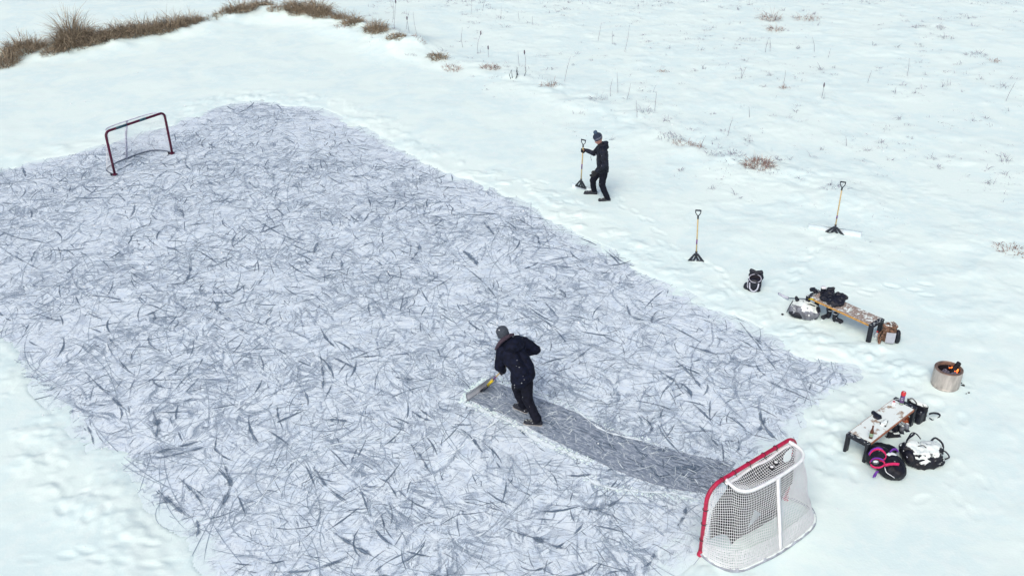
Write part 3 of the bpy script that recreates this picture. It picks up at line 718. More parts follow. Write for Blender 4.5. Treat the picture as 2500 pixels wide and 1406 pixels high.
def far_goal():
    L = goal_frame((-10.3044, 25.1019), .9455, -1)
    t = thing('hockey_goal', 'dark maroon hockey goal with fine faint netting at the far end of the ice', 'hockey goal', L(0, 0, 0), 'hockey goals')
    build(MB().tube(pipe_path(L, .945, 1.245, .13), .034, 12), 'goal_frame', M_MAROON, t)
    for a_, b_ in ((-.62, -.28), (.12, .33)):
        build(MB().tube([L(a_, 0, 1.245), L((a_+b_)/2, 0, 1.245), L(b_, 0, 1.245)], .0355, 12), 'worn_sleeve', M_TEAL, t)
    for s in (-1, 1):
        build(MB().box(L(s*.945, 0, .02), (.12, .10, .06), Matrix.Rotation(.9455, 3, 'Z'), bev=.015), 'post_foot', M_MAROON, t)
        build(MB().box(L(s*.945-.07, .07, .03), (.10, .03, .05), Matrix.Rotation(.9455+1.2, 3, 'Z')), 'frame_bracket', M_RUB, t)
    base = bez([L(-.945, 0, .025), L(-.95, .28, .025), L(-.80, .58, .025), L(-.35, .73, .025), L(.05, .755, .025), L(.43, .755, .025), L(.80, .62, .025), L(.95, .28, .025), L(.945, 0, .025)], 7)
    build(MB().tube(base, .017, 6), 'base_frame', M_DARKL, t)
    top = bez([L(-.86, 0, 1.235), L(-.82, .16, 1.235), L(-.6, .27, 1.235), L(0, .30, 1.235), L(.6, .27, 1.235), L(.82, .16, 1.235), L(.86, 0, 1.235)], 6)
    build(MB().tube(top, .016, 6), 'top_frame', M_WEB, t)
    build(MB().tube([L(-.06, .30, 1.22), L(-.05, .50, .8), L(-.05, .745, .03)], .030, 8), 'back_strut', M_WEB, t)
    nb = MB(); net(nb, [L(-.945, .01, 1.1)]+top+[L(.945, .01, 1.1)], [L(-.945, .01, .05)]+base+[L(.945, .01, .05)], 64, 22, .0022, lambda s, v: Vector((0, 0, 0)), 12, .006)
    build(nb, 'net', M_NET, t)
far_goal()

# ------------------------------------------------------------------ shovels
def shovel(name_label, base, top, side, brk_w, blade, lab=(.42, .54), group='snow shovels standing in the snow', brk_h=.20, buried=.0, sleeve=None, hang=False):
    base = Vector(base); top = Vector(top); ax = (top-base).normalized(); L = (top-base).length
    side = Vector(side); side = (side-ax*side.dot(ax)).normalized(); nn = ax.cross(side).normalized()
    t = thing('snow_shovel', name_label, 'snow shovel', base, group)
    P = lambda s, h, n=0: base+side*s+ax*h+nn*n
    gl = .135
    build(MB().tube([P(0, brk_h*.8), P(0, L*.5), P(0, L-gl-.02)], .0155, 10), 'shaft', M_SHAFT, t)
    if lab: subp = build(MB().tube([P(0, L*lab[0]), P(0, L*lab[1])], .0172, 10), 'sticker', M_LBL, t)
    if sleeve: build(MB().tube([P(0, L*sleeve[0]), P(0, L*sleeve[1])], .024, 10), 'sleeve', M_YEL, t)
    # D grip
    g = MB(); g.tube([P(0, L-gl-.07), P(0, L-gl)], [.02, .019], 10)
    for s in (-1, 1): g.tube(bez([P(0, L-gl-.01), P(s*.028, L-gl+.022), P(s*.052, L-gl+.065), P(s*.056, L-.012)], 4), .0105, 8)
    g.tube([P(-.064, L-.008), P(.064, L-.008)], .0165, 10); build(g, 'grip', M_BRK, t)
    if blade != 'scoop':
        # triangular bracket with slots
        w = brk_w/2; h = brk_h
        out = [(-w, 0), (w, 0), (w+.01, .02), (.045, h), (-.045, h), (-w-.01, .02)]
        holes = [[(-.62*w, .036), (-.40*w, .036), (-.12*w, h*.74), (-.22*w, h*.74)], [(.62*w, .036), (.22*w, h*.74), (.12*w, h*.74), (.40*w, .036)], [(-.16*w, .025), (.16*w, .025), (.06*w, h*.42), (-.06*w, h*.42)]]
        curve_sheet('bracket', out, holes, .03, lambda x, y, z: P(x, y+buried, z), M_BRK, t)
        build(MB().tube([P(0, h*.55+buried), P(0, h+.06+buried)], .026, 10), 'socket', M_BRK, t)
        bw, bh = blade; b = MB(); cols = 24; rows = 6; vs = []; fs = []
        for tk in (0, 1):
            for i in range(cols+1):
                for j in range(rows+1):
                    s = (i/cols-.5)*bw; q = j/rows; z = -.12+bh*q
                    vs.append(P(s, z, .02+.05*math.sin(q*math.pi*.6)+tk*.006))
        m = (cols+1)*(rows+1)
        for i in range(cols):
            for j in range(rows):
                q = i*(rows+1)+j; fs.append((q, q+1, q+rows+2, q+rows+1)); fs.append((m+q, m+q+rows+1, m+q+rows+2, m+q+1))
        for i in range(cols):
            for j in (0, rows): q = i*(rows+1)+j; fs.append((q, q+rows+1, m+q+rows+1, m+q))
        for i in (0, cols):
            for j in range(rows): q = i*(rows+1)+j; fs.append((q, q+1, m+q+1, m+q))
        b.add(vs, fs); build(b, 'blade', M_BLADE, t)
    if hang: build(MB().tube(bez([P(.02, L*.68), P(.05, L*.62), P(.045, L*.54)], 5), .004, 5), 'cord', M_STRAP, t)
    return t, P, L
b2 = G(1699, 639); b3 = G(2036, 573); b1 = GY(1417.5, 458, 22.88)
shovel('shovel planted upright in the snow between the walking man and the black tote bag', b2+Vector((0, 0, -.02)), GY(1705, 513, b2.y+.02), (1, -.25, 0), .34, (.50, .16), (.36, .45), buried=.02)
shovel('shovel leaning right with its wide pale blade showing, farthest right of the shovels', b3, GY(2058.5, 444, b3.y+.05), (1, -.42, 0), .46, (1.22, .27), (.31, .37))
t1 = GY(1424.6, 341.5, 22.70)
shovel('shovel held upright by the gloved hand of the walking man in the pompom hat', b1, t1, (1, -.55, 0), .30, (.55, .15), (.40, .50), group='snow shovels standing in the snow')

# pusher held by the stooping man
def pusher():
    A = G(1141, 978); B = G(1209, 931); bt = Vector((-.49, 13.985, .115)); tp = Vector((-.035, 13.44, 1.03))
    t = thing('snow_shovel', 'snow pusher with yellow sleeve and wide blade, pushed by the stooping man', 'snow shovel', (A+B)/2, None)
    ax = (tp-bt).normalized(); L = (tp-bt).length; sd = Vector((.664, .748, 0)); sd = (sd-ax*sd.dot(ax)).normalized()
    P = lambda s, h, n=0: bt+sd*s+ax*h+ax.cross(sd)*n
    # curved blade
    f = Vector((-.75, .66, 0)); A2 = A-(B-A)*.02; B2 = B+(B-A)*.02; vs = []; fs = []; cols = 20; rows = 8
    for tk in (0, 1):
        for i in range(cols+1):
            for j in range(rows+1):
                q = j/rows; p = A2.lerp(B2, i/cols); a_ = q*1.2; vs.append(p+f*(.09*math.sin(a_*1.3)-.02-.10*q*q)+Vector((0, 0, .012+.19*math.sin(a_)*.95))+f*tk*.005)
    m = (cols+1)*(rows+1)
    for i in range(cols):
        for j in range(rows): q = i*(rows+1)+j; fs += [(q, q+1, q+rows+2, q+rows+1), (m+q, m+q+rows+1, m+q+rows+2, m+q+1)]
    for i in range(cols):
        for j in (0, rows): q = i*(rows+1)+j; fs.append((q, q+rows+1, m+q+rows+1, m+q))
    for i in (0, cols):
        for j in range(rows): q = i*(rows+1)+j; fs.append((q, q+1, m+q+1, m+q))
    build(MB().add(vs, fs), 'blade', M_BLADE2, t)
    build(MB().strap([A2+Vector((0, 0, .008)), B2+Vector((0, 0, .008))], .012, .02, f), 'wear_strip', M_BRK, t)
    curve_sheet('bracket', [(-.09, -.10), (.09, -.10), (.085, -.02), (.03, .08), (-.03, .08), (-.085, -.02)], [[(-.055, -.04), (-.018, -.04), (-.018, .03)], [(.055, -.04), (.018, .03), (.018, -.04)]], .035, lambda x, y, z: P(x, y, z), M_BRK, t)
    build(MB().tube([P(0, .02), P(0, .11)], .026, 10), 'socket', M_BRK, t)
    build(MB().tube([P(0, .08), P(0, L-.13)], .0155, 10), 'shaft', M_SHAFT, t)
    build(MB().tube([P(0, .10), P(0, .33)], .026, 12), 'sleeve', M_YEL, t)
    build(MB().tube([P(0, .37), P(0, .50)], .0175, 10), 'sticker', M_LBL, t)
    g = MB(); g.tube([P(0, L-.2), P(0, L-.13)], .019, 10)
    for s in (-1, 1): g.tube(bez([P(0, L-.14), P(s*.028, L-.11), P(s*.052, L-.06), P(s*.056, L-.012)], 4), .0105, 8)
    g.tube([P(-.064, L-.008), P(.064, L-.008)], .0165, 10); build(g, 'grip', M_BRK, t)
    return P, L, ax, sd
PP, PL, PAX, PSD = pusher()

def windrow():
    # crumbs of pushed snow beside the lane and ahead of the blade
    r3 = random.Random(17); mb = MB()
    for pts, n_, hw, hz in (([(1136, 982), (1180, 1000), (1250, 1032), (1330, 1080), (1400, 1110), (1440, 1125)], 420, .040, .0085), ([(1430, 1165), (1480, 1190), (1560, 1202), (1640, 1210), (1700, 1220)], 220, .05, .007),
                            ([(1215, 925), (1300, 955), (1395, 995), (1480, 1042), (1600, 1082)], 220, .035, .006), ([(1130, 980), (1146, 958), (1165, 942), (1190, 926)], 240, .045, .012)):
        T = bez([G(*p) for p in pts], 8)
        for i in range(n_):
            t_ = r3.random()*(len(T)-1.001); k = int(t_); p = T[k].lerp(T[k+1], t_-k)+Vector((r3.gauss(0, hw), r3.gauss(0, hw), 0)); s_ = r3.uniform(.3, 1)*hz; p.z = .004+s_*.3
            mb.ball(p, (s_*r3.uniform(1.2, 3.4), s_*r3.uniform(1.2, 3.4), s_), nu=6, nv=4)
    tag(build(mb, 'pushed_snow', M_SNOW), 'crumbly ridge of pushed snow along the cleared lane', None, kind='stuff')
windrow()

# ------------------------------------------------------------------ benches
def bench(label, cx, cy, ang, h, wood, edge, length=1.52, width=.40, sink=.05):
    c = Vector((cx, cy, 0)); rot = Matrix.Rotation(ang, 3, 'Z'); q = lambda x, y, z: c+rot @ Vector((x, y, z))
    t = thing('bench', label, 'bench', c, 'benches beside the rink')
    ins = length/2-.095
    b = MB(); b.box(q(0, 0, h-.0235), (2*ins, width-.016, .045), rot, bev=.004)
    s = build(b, 'seat', wood, t, smooth=False)
    for sg in (-1, 1):
        e = MB().box(q(0, sg*(width/2-.006), h-.026), (2*ins-.004, .012, .038), rot, bev=.003); build(e, 'plank_edge', edge, t, smooth=False)
    for sg in (-1, 1):
        f = MB(); x = sg*(length/2-.046)
        f.box(q(x, 0, h-.026), (.092, width+.004, .056), rot, bev=.006)
        build(f, 'end_frame', M_STEEL, t, smooth=False)
        for sy in (-1, 1):
            build(MB().box(q(x, sy*(width/2-.027), (h-.056-sink)/2), (.090, .052, h-.056+sink), rot, bev=.006), 'leg', M_STEEL, t, smooth=False)
    return q
ang1 = math.atan2(-1.17, .94); ang2 = math.atan2(.99, 1.16)
q1 = bench('long wooden bench with black end frames carrying a heap of black gear', 6.55, 16.095, ang1, .42, M_WOOD, M_WEDGE)
q2 = bench('snow covered bench with black end frames holding a beer bottle and a tall drink bottle', 6.075, 12.53, ang2, .385, M_WOOD2, M_WEDGE2)

# ------------------------------------------------------------------ gloves / hands
def glove_mb(w, d, n, curl=(35, 45, 35), sc=1.0, r=.0135, thumb_in=.6, spread=.0):
    mb = MB(); w = Vector(w); d = Vector(d).normalized(); n = Vector(n); n = (n-d*n.dot(d)).normalized(); s = d.cross(n)
    mb.cone(w-d*.03, .038*sc, w+d*.02, .034*sc)
    for i, (off, ln) in enumerate(((-.033, .88), (-.011, 1.0), (.011, .95), (.033, .76))):
        k = w+d*(.088*sc)+s*off*sc; mb.cone(w+d*.015*sc+s*off*.7*sc, .020*sc, k, .0165*sc)
        dd = d+s*spread*off*20; p = k; ang = 0
        for seg, cu in zip((.044, .028, .022), curl):
            ang += R(cu); v = (dd*math.cos(ang)+n*math.sin(ang)).normalized(); p2 = p+v*seg*ln*sc; mb.cone(p, r*sc, p2, r*.92*sc, 8); p = p2
    tb = w+d*.025*sc-s*.03*sc; t1_ = tb+(d*.6-s*.7+n*.3).normalized()*.042*sc; t2 = t1_+(d*.8+s*(.4*thumb_in)+n*thumb_in).normalized()*.036*sc; t3 = t2+(d*.4+s*.6*thumb_in+n*thumb_in).normalized()*.022*sc
    mb.cone(tb, .019*sc, t1_, .0155*sc, 8); mb.cone(t1_, .0150*sc, t2, .0135*sc, 8); mb.cone(t2, .0135*sc, t3, .0125*sc, 8)
    return mb
def head_mb(c, f, up, sc=1.0):
    c = Vector(c); f = Vector(f).normalized(); up = Vector(up); up = (up-f*up.dot(f)).normalized(); s = f.cross(up)
    rot = Matrix((s, f, up)).transposed(); q = lambda x, y, z: c+(s*x+f*y+up*z)*sc
    m = MB(); m.ball(q(0, -.012, .025), (.076*sc, .095*sc, .095*sc), rot); m.ball(q(0, .022, -.04), (.058*sc, .068*sc, .07*sc), rot)
    m.ball(q(0, .055, -.088), (.026*sc, .026*sc, .022*sc)); m.cone(q(0, .086, .01), .009*sc, q(0, .108, -.028), .013*sc)
    for e in (-1, 1):
        m.ball(q(e*.078, -.012, -.01), (.012*sc, .02*sc, .03*sc), rot); m.ball(q(e*.045, .05, -.03), (.026*sc, .026*sc, .026*sc))
        m.cone(q(e*.012, .088, .026), .010*sc, q(e*.05, .072, .026), .010*sc)
    m.cone(q(-.02, .084, -.058), .009*sc, q(.02, .084, -.058), .009*sc)
    return m, q, rot
def face(q, rot, body, sc=1.0):
    for e in (-1, 1):
        o = build(MB().ball(q(e*.031, .079, .006), .0115*sc, nu=10, nv=8), 'eye', M_WKNIT, body); build(MB().ball(q(e*.031, .0865, .006), .006*sc, nu=8, nv=6), 'pupil', M_HAIR, o)
        build(MB().strap([q(e*.012, .091, .026), q(e*.032, .088, .032), q(e*.052, .074, .026)], .008, .006, q(0, 0, 1)-q(0, 0, 0)), 'eyebrow', M_HAIR, body)
    build(MB().strap([q(-.024, .084, -.056), q(0, .092, -.057), q(.024, .084, -.056)], .010, .006, q(0, 0, 1)-q(0, 0, 0)), 'mouth', M_PINKSKIN, body)
M_PINKSKIN = mat_plain('lips', (.30, .10, .09), .5)
def body_mesh(J, head, hands):
    m = MB(); m.v += head.v; m.f += head.f; m.m += head.m
    m.cone(J['neck'], .058, J['headb'], .055); s = (J['shL']-J['shR']).normalized()
    for e in (-1, 1):
        m.cone(J['pel']+s*e*.07, .10, J['chest']+s*e*.075, .105)
    m.cone(J['shL'], .06, J['shR'], .06); m.cone(J['chest'], .09, J['neck'], .06)
    for k in 'LR':
        m.cone(J['sh'+k], .052, J['el'+k], .040); m.cone(J['el'+k], .040, J['wr'+k], .028); m.cone(J['wr'+k], .028, J['hand'+k], .030)
        m.cone(J['hip'+k], .085, J['kn'+k], .058); m.cone(J['kn'+k], .058, J['an'+k], .038); m.cone(J['an'+k], .030, J['toe'+k].lerp(J['an'+k], .35)*1.0, .018)
    return m
def boot(J, k, t, sc=1.0, sole=M_SOLE):
    a = J['an'+k]; to = J['toe'+k]; d = Vector((to.x-a.x, to.y-a.y, 0)).normalized(); z0 = to.z-.045
    he = Vector((a.x, a.y, 0))-d*.055; g0 = Vector((0, 0, z0))
    m = MB(); m.cone(he+g0+Vector((0, 0, .055)), .052, Vector((to.x, to.y, 0))+g0-d*.03+Vector((0, 0, .047)), .050).cone(he+g0+Vector((0, 0, .06))+d*.03, .05, a+Vector((0, 0, .06)), .052).cone(he+g0+d*.06+Vector((0, 0, .075)), .045, he+g0+d*.14+Vector((0, 0, .055)), .043)
    b = blob('boot', m, .012, M_BOOT, t, smooth=3)
    s = MB(); 
    out = []
    sd = Vector((-d.y, d.x, 0)); c0 = he-d*.045; ln = (Vector((to.x, to.y, 0))-he).length+.075
    pr = [(0, .018), (.03, .040), (.10, .042), (.55, .036), (.75, .050), (.9, .045), (1, .016)]
    lo = [c0+d*ln*u+sd*v for u, v in pr]+[c0+d*ln*u-sd*v for u, v in reversed(pr)]; n = len(lo)
    vs = [p+Vector((0, 0, z0-.003)) for p in lo]+[p+Vector((0, 0, z0+.022)) for p in lo]
    fs = [tuple(range(n-1, -1, -1)), tuple(range(n, 2*n))]+[(i, (i+1) % n, n+(i+1) % n, n+i) for i in range(n)]
    subpart(build(s.add(vs, fs), 'sole', sole), b)

def man_standing():
    O = G(1470, 486); V = lambda x, y, z: O+Vector((x, y, z))
    nf = G(1481, 492); ff = G(1449, 475)
    J = dict(pel=V(-.01, 0, .90), chest=V(-.035, 0, 1.28), neck=V(-.05, 0, 1.43), headb=V(-.12, 0, 1.56),
             shL=V(-.035, -.185, 1.375), shR=V(-.06, .185, 1.375), elL=V(.02, -.27, 1.07), wrL=V(-.185, -.26, .875), handL=V(-.25, -.25, .82),
             hipL=V(.01, -.095, .86), hipR=V(-.02, .095, .86), knL=V(-.03, -.14, .455), knR=V(-.235, .20, .43),
             anL=nf+Vector((0, 0, .09)), anR=ff+Vector((0, 0, .10)), toeL=nf+Vector((-.205, -.02, .045)), toeR=ff+Vector((-.23, .02, .05)))
    sh = (t1-b1).normalized(); Q = b1+sh*1.09
    d = Vector((-.93, .33, 0)).normalized(); n = Vector((-.33, -.93, 0)).normalized()
    J['wrR'] = Q-d*.075-n*.036; J['handR'] = Q-d*.03-n*.036; J['elR'] = V(-.215, .30, 1.125)
    t = thing('person', 'man in blue pompom hat and dark quilted jacket striding over the snow holding a shovel', 'person', O)
    hm, q, rot = head_mb(V(-.145, 0, 1.605), (-1, -.10, -.50), (-.45, 0, 1))
    me = remesh(body_mesh(J, hm, None), .012, 2); body = link('body', me, M_SKIN, t); face(q, rot, body)
    jk = MB(); s = Vector((0, 1, 0))
    for e in (-1, 1):
        jk.cone(V(-.01, e*.075, .84), .145, V(-.03, e*.07, 1.05), .145).cone(V(-.03, e*.07, 1.05), .145, V(-.035, e*.095, 1.28), .135).cone(V(-.035, e*.09, 1.28), .13, V(-.045, e*.06, 1.38), .10)
    jk.cone(J['shL'], .085, J['shR'], .085).cone(V(-.05, 0, 1.38), .10, V(-.07, 0, 1.475), .088)
    jk.cone(V(.045, 0, 1.42), .075, V(.035, 0, 1.49), .060)
    for k, r in (('L', 1), ('R', .92)): jk.cone(J['sh'+k], .088*r, J['el'+k], .070*r).cone(J['el'+k], .069*r, J['wr'+k], .050*r)
    blob('jacket', jk, .014, M_QUILT, t, smooth=3, wr=.008, ws=7, wstretch=(1, 1, 2.6), seed=3)
    hd = MB().tube(bez([V(-.13, -.075, 1.475), V(-.03, -.10, 1.49), V(.055, -.06, 1.52), V(.075, 0, 1.53), V(.055, .06, 1.52), V(-.03, .10, 1.49), V(-.13, .075, 1.475)], 5), .030, 8)
    blob('hood', hd, .012, M_QUILT, t, smooth=2)
    tr = MB().cone(V(0, -.07, .86), .13, V(0, .07, .86), .13)
    for k in 'LR': tr.cone(J['hip'+k], .118, J['kn'+k]*.55+J['hip'+k]*.45, .098).cone(J['kn'+k]*.55+J['hip'+k]*.45, .098, J['kn'+k], .082).cone(J['kn'+k], .080, J['an'+k]*.5+J['kn'+k]*.5, .074).cone(J['an'+k]*.5+J['kn'+k]*.5, .074, J['an'+k]+Vector((.01, 0, .03)), .070)
    blob('trousers', tr, .014, M_TROU, t, smooth=3, wr=.007, ws=8, seed=9)
    for k in 'LR': boot(J, k, t, sole=M_BRK)
    blob('glove', glove_mb(J['wrR'], d, n, (62, 78, 62), 1.08), .0055, M_GLOVE, t, smooth=1)
    dl = (J['handL']-J['wrL']).normalized(); blob('glove', glove_mb(J['wrL'], Vector((-.62, 0, -.74)), (-.2, 1, .1), (14, 16, 12), 1.22, r=.0165, thumb_in=.3), .0065, M_GLOVE, t, smooth=3)
    up = rot @ Vector((0, 0, 1)); f = rot @ Vector((0, 1, 0))
    hc = q(0, -.01, .045)
    hr = Matrix((rot @ Vector((1, 0, 0)), f, up)).transposed()
    h = build(MB().lathe([(.102, -.032), (.112, -.01), (.117, .045), (.106, .085), (.075, .118), (.03, .135), (.004, .138)], hc, 26, hr), 'knit_hat', M_BLUEHAT, t)
    for z0, z1, r0 in ((.000, .007, .1145), (.024, .032, .1175)):
        subpart(build(MB().lathe([(r0-.004, z0), (r0, z0+.002), (r0+.001, z1-.002), (r0-.003, z1)], hc, 26, hr), 'stripe', M_WKNIT), h)
    pc = hc+up*.165; link('pompom', remesh(MB().ball(pc, .046), .008, 0, .010, 60), M_POM, h)
    # small draw cord below the far sleeve
    a_ = J['elR'].lerp(J['wrR'], .35)+Vector((0, 0, -.05)); build(MB().tube(bez([a_, a_+Vector((-.01, 0, -.09)), a_+Vector((.015, 0, -.17))], 4), .005, 5), 'cord', M_STRAP, t)
    build(MB().box(V(-.20, -.02, 1.215), (.008, .09, .014)), 'jacket_badge', M_WKNIT, t)
man_standing()

def man_pushing():
    V = Vector; d = V((-.74, .67, 0)); s = V((.67, .74, 0))
    rf = G(1310, 1037); lf = G(1277, 1004)
    J = dict(pel=V((.16, 13.24, .90)), chest=V((-.01, 13.42, 1.24)), neck=V((-.055, 13.48, 1.385)), headb=V((-.14, 13.55, 1.43)),
             shL=V((-.185, 13.345, 1.30)), shR=V((.185, 13.56, 1.33)), elL=V((-.225, 13.34, 1.0)), elR=V((.385, 13.64, 1.13)),
             hipL=V((.09, 13.18, .86)), hipR=V((.22, 13.31, .86)), knL=V((.06, 13.42, .50)), knR=V((.235, 13.17, .46)),
             anL=lf+V((0, 0, .10)), anR=rf+V((0, 0, .10)), toeL=lf+V((-.15, .12, .045)), toeR=rf+V((-.20, .035, .045)))
    J['hipL'] = J['pel']-s*.085+V((0, 0, -.04)); J['hipR'] = J['pel']+s*.085+V((0, 0, -.04))
    QL = PP(0, PL*.60); QR = PP(0, PL-.01)
    J['wrL'] = QL-d*.06+V((0, 0, .05)); J['handL'] = QL-d*.03+V((0, 0, .02)); J['wrR'] = QR+s*.07+V((0, 0, .035)); J['handR'] = QR+s*.03
    t = thing('person', 'man seen from behind in fur trimmed parka and grey beanie pushing a shovel', 'person', V(((lf.x+rf.x)/2, (lf.y+rf.y)/2, 0)))
    hm, q, rot = head_mb(V((-.165, 13.58, 1.485)), d+V((0, 0, -.55)), d*.5+V((0, 0, 1)))
    body = link('body', remesh(body_mesh(J, hm, None), .012, 2), M_SKIN, t); face(q, rot, body)
    jk = MB()
    for e in (-1, 1):
        o = s*e
        jk.cone(J['pel']+o*.085+V((0, 0, -.06)), .155, J['pel']+o*.075+V((0, 0, .10)), .145).cone(J['pel']+o*.075+V((0, 0, .10)), .145, J['chest']+o*.10, .145).cone(J['chest']+o*.10, .145, J['neck']+o*.07-V((0, 0, .05)), .10)
        jk.cone(J['pel']+o*.06-d*.05, .14, J['chest']+o*.08-d*.04, .13)
    jk.cone(J['shL'], .10, J['shR'], .10).cone(J['neck'], .09, J['neck']+d*.02+V((0, 0, .06)), .08)
    for k in 'LR': jk.cone(J['sh'+k], .105, J['el'+k], .088).cone(J['el'+k], .086, J['wr'+k], .058)
    blob('parka', jk, .014, M_NAVY, t, smooth=3, wr=.010, ws=6, seed=5)
    # hood lying open on the upper back
    hp = MB(); c = J['neck']
    hp.ball(c-d*.125+V((0, 0, .0)), (.20, .125, .125), Matrix((s, d, V((0, 0, 1)))).transposed()); hp.ball(c-d*.10-s*.10+V((0, 0, -.03)), (.11, .10, .11)); hp.ball(c-d*.08+s*.12, (.10, .09, .10))
    blob('hood', hp, .014, M_NAVY, t, smooth=3, wr=.012, ws=8, seed=15)
    fur = bez([GY(1211, 853, 13.36), GY(1216, 843, 13.34), GY(1224, 833, 13.34), GY(1235, 825, 13.38), GY(1246, 818.5, 13.46), GY(1254, 817, 13.52)], 5)
    link('fur_trim', remesh(MB().tube(fur, [.020+.010*math.sin(math.pi*i/(len(fur)-1)) for i in range(len(fur))], 10), .008, 1, .008, 55), M_FUR, t)
    tr = MB().cone(J['hipL']+V((0, 0, .03)), .135, J['hipR']+V((0, 0, .03)), .135)
    for k in 'LR': tr.cone(J['hip'+k], .125, J['kn'+k]*.55+J['hip'+k]*.45, .108).cone(J['kn'+k]*.55+J['hip'+k]*.45, .108, J['kn'+k], .092).cone(J['kn'+k], .090, J['an'+k]*.5+J['kn'+k]*.5, .082).cone(J['an'+k]*.5+J['kn'+k]*.5, .082, J['an'+k]+V((.005, 0, .03)), .080)
    blob('trousers', tr, .014, M_TROU, t, smooth=3, wr=.008, ws=7, seed=19)
    for k in 'LR': boot(J, k, t)
    blob('glove', glove_mb(J['wrL'], (QL-J['wrL'])+PAX*.0-V((0, 0, .01)), PSD, (60, 75, 60), 1.1), .006, M_GLOVE, t, smooth=1)
    blob('glove', glove_mb(J['wrR'], -s+V((0, 0, -.3)), -V((0, 0, 1))+d*.3, (60, 75, 60), 1.1), .006, M_GLOVE, t, smooth=1)
    hc = q(0, -.012, .040); up = rot @ V((0, 0, 1)); f = rot @ V((0, 1, 0)); hr = Matrix((rot @ V((1, 0, 0)), f, up)).transposed()
    build(MB().lathe([(.092, -.085), (.100, -.07), (.107, .01), (.099, .055), (.070, .09), (.03, .108), (.004, .112)], hc, 26, hr), 'knit_hat', M_GREYHAT, t)
    e_ = PP(0, PL*.60); build(MB().tube(bez([e_+V((.02, -.03, -.03)), e_+V((.05, -.05, -.10)), e_+V((.03, -.05, -.17))], 5), .003, 5).ball(e_+V((.03, -.05, -.18)), .010), 'cord', M_STRAP, t)
man_pushing()

# ------------------------------------------------------------------ bags and gear
Z = Vector((0, 0, 1))
def frame(o, ang):
    o = Vector(o); r = Matrix.Rotation(ang, 3, 'Z'); return (lambda x, y, z: o+r @ Vector((x, y, z))), r
# open tote standing on its own
def tote():
    o = G(1840, 708); q, r = frame(o, R(-18))
    t = thing('tote_bag', 'black bag gaping open with a pale U shaped handle, standing alone in the snow', 'bag', o)
    m = MB(); m.box(q(0, 0, .13), (.27, .22, .30), r, bev=.05).ball(q(-.15, -.0, .07), (.07, .08, .08)).ball(q(.02, .11, .26), (.15, .05, .10), r).cone(q(-.09, .13, .38), .05, q(.0, .12, .34), .045).cone(q(.0, .12, .34), .045, q(.10, .12, .37), .05).cone(q(-.09, .12, .28), .06, q(.10, .12, .28), .06)
    blob('bag_body', m, .012, M_GEAR, t, smooth=2, wr=.010, ws=9, seed=2)
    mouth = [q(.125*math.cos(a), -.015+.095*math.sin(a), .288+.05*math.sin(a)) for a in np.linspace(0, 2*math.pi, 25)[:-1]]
    c = q(0, -.01, .25); build(MB().add(mouth+[c+Vector((0, 0, .0))], [(i, (i+1) % 24, 24) for i in range(24)]), 'mouth_shade', M_SOOT_SHADE, t)  # shallow near-black sheet stands in for the shade inside the bag
    build(MB().tube(mouth, .007, 6, closed=True), 'zip_edge', M_WEB, t)
    hp = [q(-.095, -.130, .235), q(-.092, -.138, .17), q(-.075, -.142, .10), q(-.03, -.145, .055), q(.02, -.145, .052), (q(.065, -.142, .095)), q(.085, -.138, .17), q(.088, -.130, .235)]
    build(MB().strap(bez(hp, 4), .028, .010, [((q(0, 0, 0)-p)*1.0).cross(r @ Vector((0, 1, 0))).normalized().cross(r @ Vector((0, 1, 0))) if False else (Vector((-(bez(hp, 4)[min(i+1, 28)]-bez(hp, 4)[max(i-1, 0)]).z, 0, (bez(hp, 4)[min(i+1, 28)]-bez(hp, 4)[max(i-1, 0)]).x))) for i, p in enumerate(bez(hp, 4))]), 'handle', M_WEB, t)
    build(MB().tube(bez([q(-.13, -.09, .27), q(-.14, -.10, .18), q(-.125, -.11, .09)], 4), .008, 6), 'piping', M_WEB, t)
tote()

# grey duffel under a coat of snow
def duffel_grey():
    o = G(1962, 770); q, r = frame(o, R(-25))
    t = thing('duffel_bag', 'bulging grey duffel bag dusted with snow in front of the bench\'s left end', 'duffel bag', o, 'sports bags on the snow')
    m = MB().ball(q(0, 0, .14), (.29, .22, .16), r).ball(q(.16, -.03, .13), (.14, .17, .13), r).ball(q(-.14, -.02, .12), (.17, .19, .13), r).ball(q(.02, -.09, .10), (.24, .14, .11), r)
    blob('bag_body', m, .013, M_SILV, t, smooth=2, wr=.020, ws=6, seed=22)
    m = MB().ball(q(-.09, -.135, .085), (.19, .10, .085), r); blob('side_panel', m, .012, M_GEAR, t, smooth=1, wr=.008, ws=9)
    m = MB().ball(q(.245, .0, .15), (.06, .10, .10), r).cone(q(.25, -.07, .16), .035, q(.24, -.11, .06), .03); blob('end_pocket', m, .01, M_GEAR, t, smooth=1, wr=.008, ws=12)
    m = MB().cone(q(-.17, .08, .26), .045, q(-.20, .03, .36), .03); blob('strap_pad', m, .008, M_GEAR, t, smooth=1, wr=.004)
    build(MB().strap(bez([q(-.25, .02, .29), q(-.30, -.05, .16), q(-.33, -.08, .04)], 5), .03, .006, (0, .5, 1)), 'strap', M_GEAR, t)
    build(MB().strap(bez([q(-.06, .03, .315), q(.0, -.05, .29), q(.10, -.03, .30), q(.19, -.01, .27)], 5), .022, .012, (0, 1, .2)), 'handle', M_GEAR, t)
    build(MB().tube(bez([q(.2, -.14, .06), q(.25, -.20, .03), q(.20, -.21, .03), q(.17, -.17, .05)], 5), .006, 5), 'buckle_loop', M_BLADE, t)
duffel_grey()

